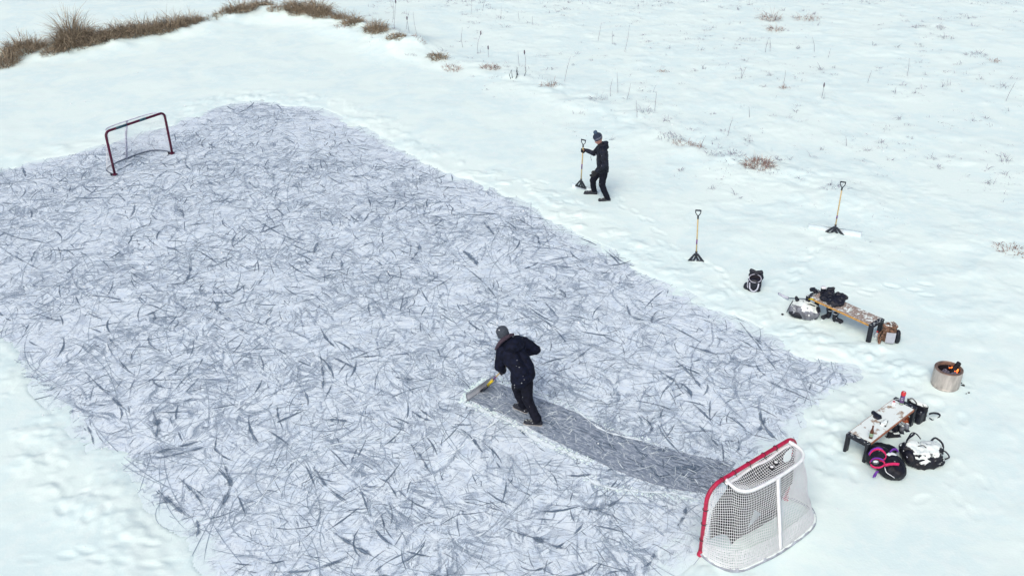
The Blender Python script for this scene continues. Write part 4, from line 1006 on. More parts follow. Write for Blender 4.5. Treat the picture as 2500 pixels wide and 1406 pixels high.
# hockey stick leaning from bench to snow
def stick():
    a_ = G(1985, 730.5, .43); b_ = G(1925, 728, .07); e = G(1912, 722.5, .03)
    t = thing('hockey_stick', 'hockey stick with a yellow grip end lying across the grey duffel bag', 'hockey stick', e)
    d = (b_-a_).normalized()
    build(MB().tube([a_+d*.13, a_.lerp(b_, .6), b_], .012, 6), 'shaft', M_DARKL, t); build(MB().tube([a_, a_+d*.135], .0155, 8), 'grip_tape', M_YEL, t)
    build(MB().strap(bez([b_, b_+(e-b_)*.4+Vector((-.02, 0, 0)), e+Vector((-.08, .10, .0))], 5), .06, .012, (0, 0, 1)), 'blade', M_WEB, t)
stick()

# heap of black gear on bench 1, cup and glove
def heap():
    o = q1(-.30, .02, .42); q, r = frame(o, ang1)
    t = thing('gear_heap', 'crumpled heap of black winter jacket thrown on the wooden bench', 'jacket', o)
    m = MB().ball(q(-.10, .05, .05), (.13, .14, .07), r).ball(q(.09, -.02, .05), (.17, .15, .07), r).ball(q(-.14, .10, .12), (.07, .07, .07), r).ball(q(.12, .09, .09), (.10, .09, .06), r).cone(q(.05, .10, .14), .045, q(.20, .16, .11), .04).cone(q(-.15, -.10, .05), .05, q(.15, -.16, .045), .05)
    blob('jacket_body', m, .010, M_GEAR, t, smooth=1, wr=.020, ws=9, seed=31)
    m = MB().cone(q(-.16, .10, .16), .05, q(-.10, .13, .19), .035); blob('sleeve', m, .01, M_GEAR, t, smooth=1, wr=.008)
heap()
def cup(label, o, h=.13, r0=.043):
    t = thing('travel_cup', label, 'cup', o); build(MB().lathe([(r0*.86, .0), (r0*.88, .01), (r0, h*.9), (r0*1.02, h)], o, 18), 'cup_body', M_GEAR, t, sharp=40); build(MB().lathe([(r0*1.04, h-.004), (r0*1.05, h+.012), (r0*.9, h+.02), (r0*.1, h+.022)], o, 18), 'lid', M_PAD, t)
cup('dark travel cup with snow on its lid standing beside the heaped black jacket', q1(-.565, .075, .42), .17, .052)
def lone_glove(label, w, d, n, sc=1.5, group=None, mat=None):
    o = blob('glove', glove_mb(w, d, n, (60, 85, 70), sc, r=.020), .008, mat or M_GEAR, None, smooth=2); tag(o, label, 'glove', group)
lone_glove('black glove with snow on it lying on the far end frame of the wooden bench', q1(-.74, .05, .455), (-.1, .9, .0), (0, 0, -1), 1.1)

# a pair of skates under bench 1
def skate(label, o, ang):
    q, r = frame(o, ang); t = thing('ice_skate', label, 'ice skate', o, 'black skates below the bench')
    m = MB().cone(q(0, .0, .10), .045, q(.0, .0, .19), .052).cone(q(0, .0, .09), .045, q(.14, 0, .08), .038)
    blob('boot', m, .009, M_GEAR, t, smooth=2, wr=.004, ws=14)
    build(MB().strap([q(.045, 0, .17), q(.07, 0, .24), q(.075, 0, .29)], .04, .012, r @ Vector((0, 1, 0))), 'tongue', M_BRK, t)
    build(MB().tube([q(.05*math.cos(a), .05*math.sin(a), .215) for a in np.linspace(0, 2*math.pi, 15)[:-1]], .007, 5, closed=True), 'cuff', M_BLADE, t)
    build(MB().box(q(.0, 0, .045), (.05, .02, .05), r), 'blade_holder', M_BRK, t); build(MB().box(q(.12, 0, .04), (.05, .02, .04), r), 'blade_holder', M_BRK, t); build(MB().box(q(.055, 0, .018), (.25, .006, .034), r), 'blade', M_BLADE, t)
skate('black ice skate below the bench, the one farther left beside the duffel bag', G(2022, 779), R(200)); skate('black ice skate below the bench, the right one of the pair nearest the viewer', G(2036, 787), R(-40))

# camouflage pack leaning by the bench end
def camo():
    o = G(2166, 838); q, r = frame(o, R(-12)); t = thing('backpack', 'brown camouflage backpack with a pale grey front beside the bench\'s end leg', 'backpack', o)
    m = MB().box(q(0, .02, .20), (.24, .20, .36), r, bev=.06).ball(q(0, .03, .37), (.14, .11, .05), r); blob('pack_body', m, .012, M_CAMO, t, smooth=2, wr=.010, ws=9, seed=41)
    vs = []; 
    for j in range(5):
        for i in range(9): a = (i/8-.5)*1.5; vs.append(q(.125*math.sin(a)*1.0+.01, -.10-.035*math.cos(a), .09+.23*j/4))
    build(MB().add(vs, [(j*9+i, j*9+i+1, j*9+i+10, j*9+i+9) for j in range(4) for i in range(8)]), 'front_panel', M_GPANEL, t)
    blob('side_pouch', MB().ball(q(.155, .0, .17), (.055, .09, .15), r).ball(q(.18, -.01, .13), (.03, .06, .11), r), .01, M_GEAR, t, smooth=1, wr=.006)
    for k, pts in enumerate(([q(-.08, -.06, .33), q(-.15, -.12, .22), q(-.17, -.14, .10), q(-.20, -.20, .02), q(-.26, -.27, .02)], [q(-.12, 0, .30), q(-.19, -.05, .20), q(-.18, -.12, .08)])):
        build(MB().strap(bez(pts, 5), .05, .014, (1, .3, .2)), 'shoulder_strap', M_CAMO, t)
    build(MB().tube(bez([q(-.02, .1, .38), q(.05, .12, .42), (q(.12, .09, .38))], 5), .010, 6), 'carry_loop', M_CAMO, t)
camo()
def bottle(label, o, body, cap, rb=.035, h=.17, lean=0.):
    rot = Matrix.Rotation(lean, 3, 'Y'); t = thing('water_bottle', label, 'bottle', o)
    build(MB().lathe([(rb*.9, 0), (rb, .012), (rb, h*.72), (rb*.8, h*.82), (rb*.42, h*.92), (rb*.42, h)], o, 18, rot), 'bottle_body', body, t); build(MB().lathe([(rb*.52, h*.96), (rb*.52, h*1.09), (rb*.4, h*1.11)], o, 14, rot), 'cap', cap, t)
bottle('clear bottle with a small red cap standing in the snow between the bench legs', G(2138, 828), M_CLEAR, M_CANR)

# things on bench 2
bx = lambda x, y, z=.385: q2(x, y, z)
def on2(px, py, z=.385): return G(px, py, z)
lone_glove('black glove lying on the snowy bench, the upper one of the two', on2(2135, 1012)+Z*.02, (.35, -.9, .1), (0, 0, -1), 1.05, 'gloves on the snowy bench')
lone_glove('black glove filled with snow lying on the snowy bench, the lower one of the two', on2(2161, 1031)+Z*.01, (-.6, -.75, .1), (0, 0, -1), 1.0, 'gloves on the snowy bench', M_BAGS)
def beer():
    o = on2(2125.5, 1069); t = thing('beer_bottle', 'brown glass beer bottle with a pale green label standing on the snowy bench', 'bottle', o)
    build(MB().lathe([(.027, 0), (.031, .008), (.031, .13), (.026, .155), (.0145, .185), (.0125, .235)], o, 20), 'bottle_body', M_BROWNG, t, sharp=50)
    build(MB().lathe([(.0318, .045), (.0322, .047), (.0322, .105), (.0318, .107)], o, 20), 'label', M_GREENL, t); build(MB().lathe([(.0145, .228), (.0155, .232), (.0145, .243), (.002, .245)], o, 14), 'cap', M_BROWNG, t)
beer()
def tallcan():
    o = on2(2200, 986); t = thing('drink_bottle', 'tall red topped drink bottle with purple print standing on the snowy bench', 'bottle', o)
    build(MB().lathe([(.034, 0), (.038, .01), (.038, .17), (.036, .19)], o, 22), 'bottle_body', M_CANP, t, sharp=50); build(MB().lathe([(.039, .186), (.041, .19), (.041, .235), (.034, .25), (.012, .256)], o, 22), 'cap', M_CANR, t)
    build(MB().lathe([(.0384, .012), (.0388, .014), (.0388, .035), (.0384, .037)], o, 22), 'base_band', M_GREENL, t)
    # pale round emblem on the camera side
    view = Vector((-o.x, -o.y, 0)).normalized(); sd = Vector((-view.y, view.x, 0)); c = o+view*.0395+Z*.125
    pts = []
    for a in np.linspace(R(40), R(330), 14): 
        x = math.cos(a)*.018; pts.append(o+view*math.sqrt(.0395**2-x*x)+sd*x+Z*(.125+math.sin(a)*.022))
    pts.append(c+sd*.004); build(MB().tube(pts, .004, 5), 'emblem', M_WEB, t)
tallcan()
bottle('snow covered bottle with an orange red cap by the far bench edge', on2(2181, 987), M_PAD, M_CANR, .038, .06)
build_loop = build(MB().tube(bez([on2(2216, 976)+Z*.005, on2(2226, 975)+Z*.02, on2(2236, 983)+Z*.01, on2(2238, 989)+Z*.004], 5), .009, 6), 'strap', M_STRAP); tag(build_loop, 'black curved strap lying in the snow on the bench beside the tall drink bottle', 'strap')
def pack2():
    o = G(2243, 1020); q, r = frame(o, ang2); t = thing('backpack', 'black backpack topped with snow standing upright against the end of the snowy bench', 'backpack', o)
    o2, q_ = None, None
    m = MB().box(q(-.03, .06, .16), (.12, .36, .36), r, bev=.04); blob('pack_body', m, .012, M_BAGS, t, smooth=2, wr=.008, ws=8, seed=51)
    m = MB().box(q(-.12, -.06, .11), (.16, .10, .25), r, bev=.02); blob('front_pocket', m, .01, M_GEAR, t, smooth=1)
    build(MB().strap(bez([q(.06, -.13, .13), q(.15, -.16, .12), q(.25, -.20, .08), q(.29, -.23, .04)], 5), .035, .012, (0, 0, 1)), 'shoulder_strap', M_GEAR, t)
    build(MB().tube(bez([q(.06, -.15, .06), q(.10, -.2, .02), q(.20, -.22, .015), q(.28, -.23, .03)], 5), .009, 5), 'shoulder_strap', M_GEAR, t)
pack2()
def shoe(label, o, ang, mats, group='shoes under the snowy bench'):
    q, r = frame(o, ang); t = thing('shoe', label, 'shoe', o, group)
    blob('shoe_upper', MB().cone(q(0, 0, .05), .042, q(.16, 0, .042), .036).cone(q(0, 0, .05), .042, q(.01, 0, .10), .042), .01, mats, t, smooth=2)
    build(MB().box(q(.07, 0, .008), (.27, .08, .02), r, bev=.006), 'sole', M_BRK, t)
shoe('dark snow filled shoe under the near side of the bench edge', G(2170, 1068), R(10), M_BAGS); shoe('dark shoe lying just behind the snow filled one under the bench', G(2182, 1056), R(40), M_GEAR)
shoe('grey shoe half hidden by snow under the bench, right of the snow filled one', G(2200, 1055), R(80), M_SILV); shoe('grey shoe under the bench touching the orange cloth', G(2212, 1050), R(100), M_SILV)
oc = blob('cloth', MB().ball(G(2208, 1036)+Z*.06, (.07, .05, .05)).ball(G(2212, 1030)+Z*.05, (.05, .05, .06)), .01, M_ORG, None, smooth=2, wr=.008, ws=14); tag(oc, 'crumpled orange cloth below the snowy bench', 'cloth')

# black duffel with pink and purple straps
def duffel_pink():
    o = G(2160, 1150); q, r = frame(o, R(-62)); t = thing('duffel_bag', 'big black duffel bag with pink and purple straps by the snowy bench\'s corner', 'duffel bag', o, 'sports bags on the snow')
    m = MB().ball(q(.10, 0, .15), (.24, .205, .165), r).ball(q(-.16, .0, .17), (.24, .20, .17), r).ball(q(.0, .03, .20), (.27, .16, .14), r).cone(q(-.32, .16, .17), .10, q(-.22, .36, .12), .08)
    blob('bag_body', m, .013, M_BAG, t, smooth=2, wr=.016, ws=5.5, seed=61)
    def surf(px, py, z): return G(px, py, z)
    def band(name, pts, w, mat, sides=(0, 0, 1)):
        b_ = bez([surf(*p) for p in pts], 6); build(MB().strap(b_, w, .012, sides), name, mat, t)
    band('strap', [(2123, 1110, .42), (2130, 1101, .46), (2143, 1096, .48), (2156, 1101, .47), (2163, 1112, .44), (2160, 1120, .40), (2148, 1124, .38)], .035, M_PINK)
    band('strap', [(2121, 1108, .44), (2129, 1098, .48), (2143, 1093, .50), (2155, 1097, .49)], .030, M_PURP)
    band('strap', [(2172, 1104, .36), (2178, 1098, .40), (2187, 1096, .38), (2193, 1102, .33)], .040, M_PURP)
    band('strap', [(2124, 1128, .36), (2130, 1121, .40), (2143, 1119, .42), (2154, 1124, .40), (2160, 1132, .37), (2150, 1140, .33), (2134, 1140, .33), (2125, 1134, .34)], .032, M_PINK)
    band('strap', [(2126, 1126, .40), (2133, 1119, .43), (2145, 1118, .44), (2158, 1123, .42)], .022, M_PURP)
    band('strap', [(2160, 1135, .36), (2170, 1133, .37), (2182, 1132, .37), (2195, 1133, .34)], .050, M_PINK)
    band('strap', [(2134, 1164, .10), (2137, 1157, .17), (2142, 1150, .24)], .05, M_PURP, (1, .2, 0))
    build(MB().ball(surf(2138, 1128, .40), (.05, .035, .03)), 'pocket_disc', M_SILV, t)
    m = MB().ball(surf(2174, 1118, .26), (.11, .09, .10)); blob('snowy_fold', m, .01, M_BAGS, t, smooth=1, wr=.006)
    build(MB().tube(bez([surf(2160, 1140, .34), surf(2164, 1152, .31), surf(2175, 1160, .27), surf(2184, 1166, .22)], 5), .006, 5), 'piping', M_PAD, t)
duffel_pink()
def bag3():
    o = G(2248, 1124); q, r = frame(o, R(5)); t = thing('equipment_bag', 'black equipment bag heaped with snow, right of the pink strapped bag', 'equipment bag', o, 'sports bags on the snow')
    m = MB().box(q(-.03, .0, .13), (.56, .38, .24), r, bev=.06).ball(q(-.18, .05, .20), (.18, .17, .12), r).ball(q(.14, .05, .17), (.20, .17, .11), r).ball(q(.02, -.15, .08), (.28, .10, .10), r)
    blob('bag_body', m, .013, M_BAGS, t, smooth=2, wr=.024, ws=6, seed=71)
    blob('end_panel', MB().ball(q(-.27, -.06, .16), (.09, .16, .12), r), .012, M_BAG, t, smooth=1, wr=.01)
    build(MB().box(q(-.335, -.12, .20), (.012, .05, .045), r).box(q(-.325, -.155, .165), (.012, .035, .03), r), 'badge', M_WEB, t, smooth=False)
    for c, rr in (((.03, -.11, .20), .075), ((.15, -.10, .19), .065)):
        build(MB().tube([q(c[0]+math.cos(a)*rr, c[1]+math.sin(a)*rr*.8, c[2]+.05*math.sin(a)) for a in np.linspace(0, 2*math.pi, 17)[:-1]], .016, 7, closed=True).ball(q(*c), (rr*.8, rr*.6, .03)), 'cuff', M_GEAR, t)
    for pts, w in (([(-.20, .20, .27), (-.08, .30, .33), (-.02, .26, .34), (.06, .24, .25)], .018), ([(.20, .18, .22), (.30, .22, .26), (.37, .10, .22), (.34, .0, .10)], .030), ([(.28, .0, .20), (.36, -.04, .18), (.40, -.10, .12), (.32, -.12, .10)], .022), ([(-.10, .02, .29), (-.04, -.02, .33), (.02, -.02, .28)], .014)):
        build(MB().tube(bez([q(*p) for p in pts], 6), w*.55, 7), 'strap', M_GEAR, t)
    build(MB().strap(bez([q(-.36, -.02, .27), q(-.22, .14, .34), q(-.06, .25, .35)], 5), .07, .02, (0, -.4, 1)), 'lid_edge', M_GEAR, t)
bag3()

# ------------------------------------------------------------------ fire pit
def firepit():
    o = G(2306, 941); o.z = -.01; R0 = .245; h = .385; t = thing('fire_pit', 'round stainless steel fire pit with smouldering logs and a little flame standing in the snow', 'fire pit', o)
    build(MB().lathe([(R0*.97, 0), (R0*.97, .035)], o, 48), 'base_ring', M_BRK, t); 
    d = MB(); d.lathe([(R0*.985, .03), (R0*.985, .075)], o, 48)
    build(d, 'foot_band', M_STAIN, t)
    build(MB().lathe([(R0*.975, .072), (R0*.975, .080)], o, 48), 'vent_groove', M_BRK, t)
    n = 56; vs = []; fs = []
    prof = [(R0, .078), (R0, h-.015), (R0*.985, h)]
    for rr, z in prof:
        for j in range(n): a = 2*math.pi*j/n; vs.append(o+Vector((rr*math.cos(a), rr*math.sin(a), z)))
    for i in range(2):
        for j in range(n): fs.append((i*n+j, i*n+(j+1) % n, (i+1)*n+(j+1) % n, (i+1)*n+j))
    build(MB().add(vs, fs), 'drum', M_STAIN, t)
    vs = []; fs = []; prof = [(R0*.985, h), (R0*.96, h-.012), (R0*.94, h-.004), (R0*.80, h+.012), (R0*.78, h+.004), (R0*.78, h-.05)]
    for rr, z in prof:
        for j in range(n): a = 2*math.pi*j/n; vs.append(o+Vector((rr*math.cos(a), rr*math.sin(a), z)))
    for i in range(len(prof)-1):
        for j in range(n): fs.append((i*n+j, i*n+(j+1) % n, (i+1)*n+(j+1) % n, (i+1)*n+j))
    build(MB().add(vs, fs), 'rim', M_RIM, t)
    vs = []; fs = []; prof = [(R0*.782, h-.045), (R0*.78, h-.25), (.002, h-.26)]
    for rr, z in prof:
        for j in range(n): a = 2*math.pi*j/n; vs.append(o+Vector((rr*math.cos(a), rr*math.sin(a), z)))
    for i in range(len(prof)-1):
        for j in range(n): fs.append((i*n+j, i*n+(j+1) % n, (i+1)*n+(j+1) % n, (i+1)*n+j))
    build(MB().add(vs, fs), 'inner_wall', M_SOOT_SHADE, t)
    am = MB(); am.ball(o+Vector((.0, -.01, h-.20)), (.175, .175, .09)); ao = link('ash', remesh(am, .012, 0, .015, 22), M_ASH, None); tag(ao, 'bed of grey ash inside the fire pit', 'ash')
    logs = [((.02, -.09, h-.10), (.15, .03, h-.07), .034, M_ASH, 'ash covered log near the front edge inside the fire pit'), ((.05, -.02, h-.09), (.21, .09, h+.055), .040, M_LOG, 'charred log end poking up over the rim of the fire pit'), ((-.10, .0, h-.12), (-.02, .06, h-.07), .034, M_ASH, 'short pale log stub on the left inside the fire pit'), ((.0, .05, h-.11), (.14, -.09, h-.085), .030, M_ASH, 'thin ash grey log crossing the others inside the fire pit')]
    for a, b, r_, m_, lb in logs:
        a = o+Vector(a); b = o+Vector(b); lo = link('log', remesh(MB().tube([a, (a+b)/2, b], r_, 10), .008, 1, .006, 30), m_, None); tag(lo, lb, 'log', 'logs burning in the fire pit')
    em = MB()
    for x, y, z, r_ in ((.09, .07, -.035, .020), (.10, .055, -.045, .016), (.06, .09, -.05, .014), (.10, -.02, -.045, .014), (.15, -.03, -.035, .016), (.13, -.06, -.045, .014)): em.ball(o+Vector((x, y, h+z)), (r_, r_, r_*.8), nu=8, nv=6)
    eo = link('embers', remesh(em, .006, 0, .004, 40), M_EMBER, None); tag(eo, 'glowing orange embers among the logs in the fire pit', 'embers')
    f = MB()
    for x, y, s_ in ((.155, -.015, .62), (.135, -.03, .45), (.08, .07, .5)):
        c = o+Vector((x, y, h-.045)); f.tube([c, c+Z*.025*s_, c+Z*.05*s_+Vector((.006, 0, 0)), c+Z*.075*s_], [.010*s_, .018*s_, .010*s_, .001], 8)
    fo = build(f, 'flame', M_FLAME); tag(fo, 'small orange flame licking beside the charred log', 'flame')
firepit()
for k, (px, py, s_, lb) in enumerate(((2350, 944, .022, 'black charcoal crumb on the snow right of the fire pit, the largest one'), (2346, 937, .012, 'small black crumb on the snow nearest the fire pit wall'), (2364, 963, .014, 'dark crumb on the snow lower right of the fire pit'), (2358, 965, .010, 'tiny crumb on the snow just left of the lower right one'), (1910, 770, .020, 'small dark lump on the snow left of the grey duffel bag'))):
    p = G(px, py); p.z = gh(p)+s_*.4; o = link('charcoal_crumb', remesh(MB().ball(p, (s_*1.3, s_, s_*.8), nu=10, nv=8), s_*.25, 0, s_*.3, 40), M_LOG); tag(o, lb, 'crumb', 'dark crumbs scattered on the snow')

# ------------------------------------------------------------------ reeds, grass, stalks
def blades(cx, cy, rx, ry, ang, n, h, w=(.010, .018), droop=.9, lean=(0, 0), z0=-.03, tone=(0, 1)):
    V = []; F = []; T = []; ca, sa = math.cos(ang), math.sin(ang)
    us = []
    for i in range(n):
        a = random.uniform(0, 2*math.pi); rr = math.sqrt(random.random()); ux = rr*math.cos(a)*rx; uy = rr*math.sin(a)*ry; us.append((ux, uy, rr))
    X = np.array([cx+u*ca-v*sa for u, v, _ in us]); Y = np.array([cy+u*sa+v*ca for u, v, _ in us]); Zg = ground_h(X.copy(), Y.copy())
    for i, (u, v, rr) in enumerate(us):
        H_ = h*random.uniform(.35, 1.0)*(1.15-.55*rr); az = random.uniform(0, 2*math.pi); tl = abs(random.gauss(.45, .4)); dx = math.cos(az)*tl+lean[0]+(u*ca-v*sa)*.35/max(rx, .1); dy = math.sin(az)*tl+lean[1]+(u*sa+v*ca)*.35/max(rx, .1)
        p = Vector((X[i], Y[i], Zg[i]+z0)); d = Vector((dx, dy, 1)).normalized(); st = H_/4; W = random.uniform(*w); wa = random.uniform(0, math.pi); sd = Vector((math.cos(wa), math.sin(wa), random.uniform(-.4, .4))); o = len(V); tn = random.uniform(*tone); dr = random.uniform(.3, 1.3)*droop
        for k in range(5):
            ww = W*(1, .95, .8, .55, .1)[k]/2; V.append(p-sd*ww); V.append(p+sd*ww); T += [tn]*2
            p = p+d*st; d = (d+Vector((dx*.5+random.gauss(0, .08), dy*.5+random.gauss(0, .08), -.34*dr))).normalized()
            if k > 1 and p.z < Zg[i]: p.z = Zg[i]+.01
        for k in range(4): q = o+k*2; F.append((q, q+1, q+3, q+2))
    return V, F, T
def grass_obj(name, sets, mat, parent=None):
    V = []; F = []; T = []
    for a, b, c in sets: o = len(V); V += a; F += [tuple(i+o for i in f) for f in b]; T += c
    me = bpy.data.meshes.new(name); me.from_pydata([tuple(v) for v in V], [], F); at = me.attributes.new('tone', 'FLOAT', 'POINT'); at.data.foreach_set('value', T)
    return link(name, me, mat, parent, False)
def pxscale(p): return (G(p[0]+10, p[1])-G(p[0], p[1])).length/10
TUS = [  # px, py (base centre), width px, depth m, height m, count, label, material
 (8, 168, 70, .7, .75, 260, 'dark reed clump at the far left edge, lowest on the bank', 'g'),
 (58, 146, 110, .9, .95, 620, 'broad rounded clump of matted brown reeds second from the left edge', 'g'),
 (130, 142, 60, .5, .5, 170, 'low thin reeds filling the dip left of the pointed reed clump', 'g'),
 (180, 126, 95, .9, 1.55, 620, 'tallest reed clump drawn up to a pointed tip', 'g'),
 (228, 122, 80, .7, .8, 380, 'brown reeds sagging just right of the pointed clump', 'g'),
 (285, 110, 90, .8, .95, 460, 'matted reed clump with snow caught in it left of the middle of the bank', 'g'),
 (345, 98, 110, .8, 1.0, 560, 'wide reed clump bent forward in the middle of the left bank', 'g'),
 (415, 86, 90, .8, 1.05, 480, 'shaggy reed clump next to last before the gap in the bank', 'g'),
 (462, 76, 70, .7, .75, 330, 'reed clump ending the long left row before the gap', 'g'),
 (512, 66, 60, .5, .35, 90, 'sparse low reeds in the gap of the bank, the left of two', 'g'),
 (545, 56, 50, .5, .4, 110, 'sparse low reeds in the gap of the bank, the right of two', 'g'),
 (590, 44, 85, .8, .9, 400, 'reed clump slanting up just past the gap in the bank', 'g'),
 (640, 28, 60, .8, .8, 230, 'reed clump near the crest left of the biggest tussock', 'g'),
 (672, 42, 50, .5, .45, 110, 'sparse low reeds between the crest clump and the biggest tussock', 'g'),
 (725, 46, 70, .9, 1.0, 420, 'left half of the biggest tussock at the top of the bank, densely packed', 'g'),
 (775, 52, 80, .9, 1.15, 560, 'right half of the biggest tussock at the top of the bank, tall and golden', 'g'),
 (832, 60, 50, .6, .65, 180, 'small dark reed clump right after the biggest tussock', 'g'),
 (862, 76, 45, .8, .75, 230, 'leaning reed clump where the bank turns downhill', 'g'),
 (832, 82, 40, .4, .25, 60, 'thin russet stubble in front of the leaning reed clump', 'r'),
 (918, 96, 65, .8, .75, 300, 'dark spiky tussock halfway down the sloping bank', 'g'),
 (968, 118, 55, .6, .4, 190, 'low brown tussock at the lower end of the sloping bank', 'g'),
 (1022, 120, 40, .4, .25, 60, 'thin russet grass just past the lower end of the bank', 'r'),
 (1068, 150, 55, .6, .45, 150, 'isolated brown tussock in the snow right of the bank', 'g'),
 (1104, 172, 45, .5, .32, 100, 'small reddish tussock below the isolated brown one', 'r'),
 (1198, 172, 40, .5, .40, 90, 'reddish tuft standing alone beneath the tall dark stalks', 'r'),
 (1345, 218, 40, .5, .42, 40, 'sparse russet tuft at the edge of the smooth snow above the walking man', 'r'),
 (1575, 280, 34, .4, .45, 26, 'pale wiry tuft spreading fan like above and right of the walking man', 'p'),
 (1460, 250, 40, .4, .45, 26, 'pale wiry tuft directly above the walking man', 'p'),
 (1640, 345, 60, .6, .35, 70, 'frosted grass clump at the left end of the middle row', 'p'),
 (1668, 355, 50, .4, .25, 60, 'russet heart of the grass in the left of the middle row', 'r'),
 (1703, 365, 34, .4, .28, 40, 'small pinkish grass clump between the two larger ones of the middle row', 'r'),
 (1775, 388, 75, .5, .35, 60, 'frosted grey grass clump left of the golden tussock', 'p'),
 (1855, 415, 62, .7, .42, 210, 'golden brown wiry tussock in the middle of the white field', 'r'),
 (1875, 428, 60, .5, .2, 50, 'frosted grass spreading below the golden brown tussock', 'p'),
 (2040, 470, 60, .5, .25, 34, 'faint frosted grass left of the leaning shovel', 'p'),
 (2475, 622, 60, .7, .25, 90, 'rusty grass at the right edge of the photo', 'r'),
 (1882, 50, 42, .9, .7, 80, 'rusty reed tuft high in the upper right field', 'r'),
 (1893, 76, 36, .6, .45, 70, 'reddish reed tuft right below the rusty one high in the field', 'r'),
 (1972, 50, 56, .8, .5, 70, 'spiky russet tuft right of the two reddish ones', 'r'),
 (1832, 100, 34, .5, .3, 40, 'frosted dark tuft left below the reddish ones', 'p'),
 (1916, 218, 22, .3, .3, 30, 'small pinkish tuft in the middle of the right field', 'r'),
 (1618, 178, 22, .25, .22, 40, 'tiny red brown tuft alone in the upper middle field', 'r'),
 (2300, 72, 24, .5, .35, 30, 'small dark tuft near the top right', 'p'), (2312, 96, 30, .5, .4, 40, 'purple grey tuft below the small dark one near the top right', 'p'),
 (2385, 138, 44, .6, .4, 50, 'loose lilac grey tuft in the top right slope', 'p'), (2430, 152, 26, .5, .3, 34, 'red brown curled tuft farthest right on the top slope', 'r'),
 (2250, 68, 22, .4, .3, 22, 'little frosted tuft left of the top right group', 'p'), (2365, 46, 34, .5, .35, 30, 'frosted tuft highest at the top right', 'p'),
]
MM = {'g': M_GRASS, 'r': M_GRASSR, 'p': M_PALE}
for px, py, wpx, dm, hm, cnt, lb, mk in TUS:
    p = G(px, py+2); sc_ = pxscale((px, py)); rx = wpx*sc_/2
    pn = G(px+20, py-(6 if px < 700 else -8 if px < 1200 else -5)); ang = 0.0
    if px < 660: ang = math.atan2((G(px+30, py-8)-G(px, py)).y, (G(px+30, py-8)-G(px, py)).x)
    elif px < 1120: ang = math.atan2((G(px+30, py+9)-G(px, py)).y, (G(px+30, py+9)-G(px, py)).x)
    w_ = {'g': (.012, .024), 'r': (.010, .019), 'p': (.009, .016)}[mk]
    sets = [blades(p.x, p.y+dm*.25, rx*(1.25 if mk != 'g' else 1.05), dm*.55, ang, int(cnt*1.7) if mk == 'g' else int(cnt*1.5), hm*(1.05 if mk == 'g' else 1), w_, 1.7 if mk == 'g' else 1.5)]
    if mk == 'g': sets.append(blades(p.x, p.y-dm*.1, rx*.95, dm*.35, ang, int(cnt*.5), hm*.55, w_, 1.7, (0, -.5)))
    if lb.startswith('tallest'): sets.append(blades(p.x-.1, p.y+dm*.3, rx*.3, dm*.3, ang, 260, hm*1.25, w_, .25))
    t = grass_obj('grass_tussock', sets, MM[mk]); tag(t, lb, 'grass tussock', 'dead grass tussocks on the snow')
STALKS = [(963, 82, 66), (958, 60, 45), (1000, 92, 38), (1018, 92, 50), (992, 76, 40), (1130, 118, 46), (1165, 134, 52), (1193, 142, 26), (1268, 166, 34), (1282, 178, 48), (1378, 205, 58), (1150, 38, 32), (1178, 30, 28), (1222, 50, 30), (1268, 52, 22),
          (1300, 64, 20), (1490, 240, 40), (1508, 232, 50), (1530, 248, 40), (1598, 275, 46), (1555, 292, 40), (1776, 335, 46), (1810, 195, 28), (1460, 102, 40), (1495, 110, 30), (1525, 128, 60), (1913, 205, 30), (2005, 245, 36), (1810, 195, 20), (2118, 205, 30),
          (1868, 130, 34), (1880, 128, 30), (1988, 128, 34), (2022, 142, 22), (2066, 360, 24), (2214, 188, 40), (2455, 250, 44), (628, 16, 30), (193, 75, 28), (48, 90, 22), (1710, 368, 30), (1830, 290, 26)]
for i, (px, py, hp) in enumerate(STALKS):
    p = G(px, py); p.z = gh(p)-.02; L_ = hp*pxscale((px, py))*1.12; ln = Vector((random.uniform(-.22, .22), random.uniform(-.1, .1), 1)).normalized(); bend = Vector((random.uniform(-.12, .12), 0, 0))
    pts = bez([p, p+ln*L_*.5, p+ln*L_+bend*L_], 4); mb = MB().tube(pts, [.0065]*(len(pts)-3)+[.005, .004, .003], 5)
    head = i in (0, 2, 6, 7, 9, 27)
    o = build(mb, 'dry_stalk', M_PALE2, None); 
    if head: subpart(build(MB().ball(pts[-2], (.026, .026, .085), nu=8, nv=6), 'seed_head', M_HEADS), o)
    tag(o, 'thin dry weed stalk with a dark seed head poking up from the white field' if head else 'thin bare weed stalk poking up from the white field', 'weed stalk', 'dry stalks with seed heads' if head else 'bare dry stalks in the field')
# two groups of black twigs near the bank end
for px, py, n_, lb in ((1254, 198, 4, 'cluster of black twigs, the left one of two at the edge of the smooth snow'), (1272, 194, 3, 'cluster of black twigs, the right one of two at the edge of the smooth snow')):
    p = G(px, py); p.z = gh(p)-.02; mb = MB()
    for k in range(n_):
        a = Vector((random.uniform(-.12, .12), random.uniform(-.05, .05), 0)); mb.tube([p+a, p+a*1.5+Z*.15, p+a*1.2+Z*.32+Vector((random.uniform(-.05, .05), 0, 0))], [.010, .008, .004], 6)
    tag(build(mb, 'twig_cluster', M_LOG), lb, 'twigs', 'black twigs')
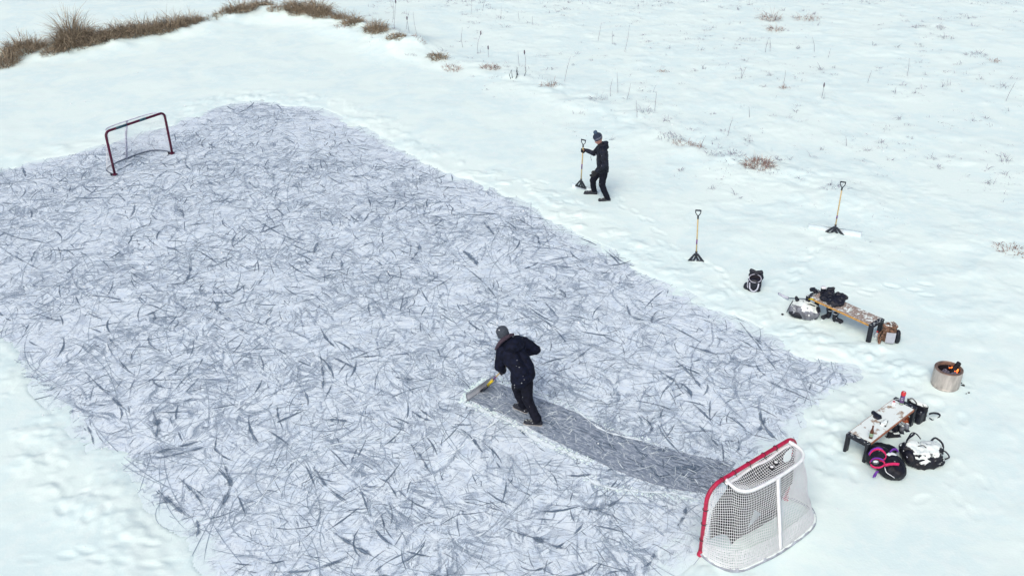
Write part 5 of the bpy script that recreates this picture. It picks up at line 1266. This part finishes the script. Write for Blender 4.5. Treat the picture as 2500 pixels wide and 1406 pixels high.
# fine stubble too small to count
def stubble():
    sets = []; random.seed(99)
    for i in range(3000):
        px = random.uniform(900, 2500); u = random.random(); py = 4+u**1.6*560
        if py > 60+(px-900)*.42 + 60: continue
        if py > 470 and random.random() < .75: continue
        if mnoise.noise(Vector((px*.006, py*.014, 3))) < random.uniform(-.28, .12): continue
        p = G(px, py); k = random.random(); n = random.randint(2, 6) if k < .8 else random.randint(7, 16); h = random.uniform(.06, .22) if k < .85 else random.uniform(.2, .42)
        sets.append(blades(p.x, p.y, random.uniform(.03, .22), .08, 0, n, h, (.008, .017), 1.7, tone=(0, 1)))
    for i in range(120):
        px, py = random.choice(((1560, 320), (1700, 400), (1900, 480), (2100, 520), (2150, 560), (1620, 300), (1500, 230), (2000, 600), (2060, 640))); px += random.gauss(0, 60); py += random.gauss(0, 18); p = G(px, py)
        sets.append(blades(p.x, p.y, .12, .05, 0, random.randint(1, 4), random.uniform(.05, .22), (.005, .009), 2., tone=(.2, 1)))
    t = grass_obj('dry_grass', sets, M_PALE); tag(t, 'sparse frosted stubble poking through the snowy field', None, kind='stuff')
stubble()
# snowflakes in the air
def flakes():
    mb = MB(); r2 = random.Random(5)
    for i in range(520):
        Y = r2.uniform(6, 30); x = r2.uniform(-.62, .62)*Y; z = r2.uniform(.3, 6.5); s_ = r2.uniform(.004, .0085); mb.ball((x, Y, z), s_, nu=5, nv=4)
    for c, n in (((.1, 13.2, 1.1), 22), ((2.3, 22.1, 1.0), 8), ((6.1, 11.4, .35), 8), ((6.4, 16, .5), 6)):
        for i in range(n): mb.ball((c[0]+r2.gauss(0, .28), c[1]-r2.uniform(.3, .9), c[2]+r2.gauss(0, .45)), r2.uniform(.003, .0065), nu=5, nv=4)
    tag(build(mb, 'snowflakes', M_PAD), 'fine snowflakes falling through the air', None, kind='stuff')
flakes()
#P2END
# ------------------------------------------------------------------ light
SUN_EL, SUN_AZ = 48, 200
w = bpy.data.worlds.new('World'); S.world = w; w.use_nodes = True
nt = w.node_tree; bg = nt.nodes['Background']; sky = nt.nodes.new('ShaderNodeTexSky'); sky.sky_type = 'NISHITA'; sky.sun_disc = False
sky.sun_elevation = R(SUN_EL); sky.sun_rotation = R(SUN_AZ); sky.dust_density = 4.5; sky.air_density = .8; sky.ozone_density = 1.0
nt.links.new(sky.outputs[0], bg.inputs[0]); bg.inputs[1].default_value = .15
sd_ = bpy.data.lights.new('sun', 'SUN'); sd_.energy = 1.08; sd_.angle = R(42); sd_.color = (.97, 1, .95)
so = bpy.data.objects.new('sun', sd_); COL.objects.link(so)
a = R(SUN_AZ); dirv = Vector((math.sin(a)*math.cos(R(SUN_EL)), math.cos(a)*math.cos(R(SUN_EL)), math.sin(R(SUN_EL))))
so.rotation_euler = dirv.to_track_quat('Z', 'Y').to_euler()
S.view_settings.view_transform = 'Standard'; S.view_settings.look = 'None'; S.view_settings.exposure = 0.0; S.view_settings.gamma = 1
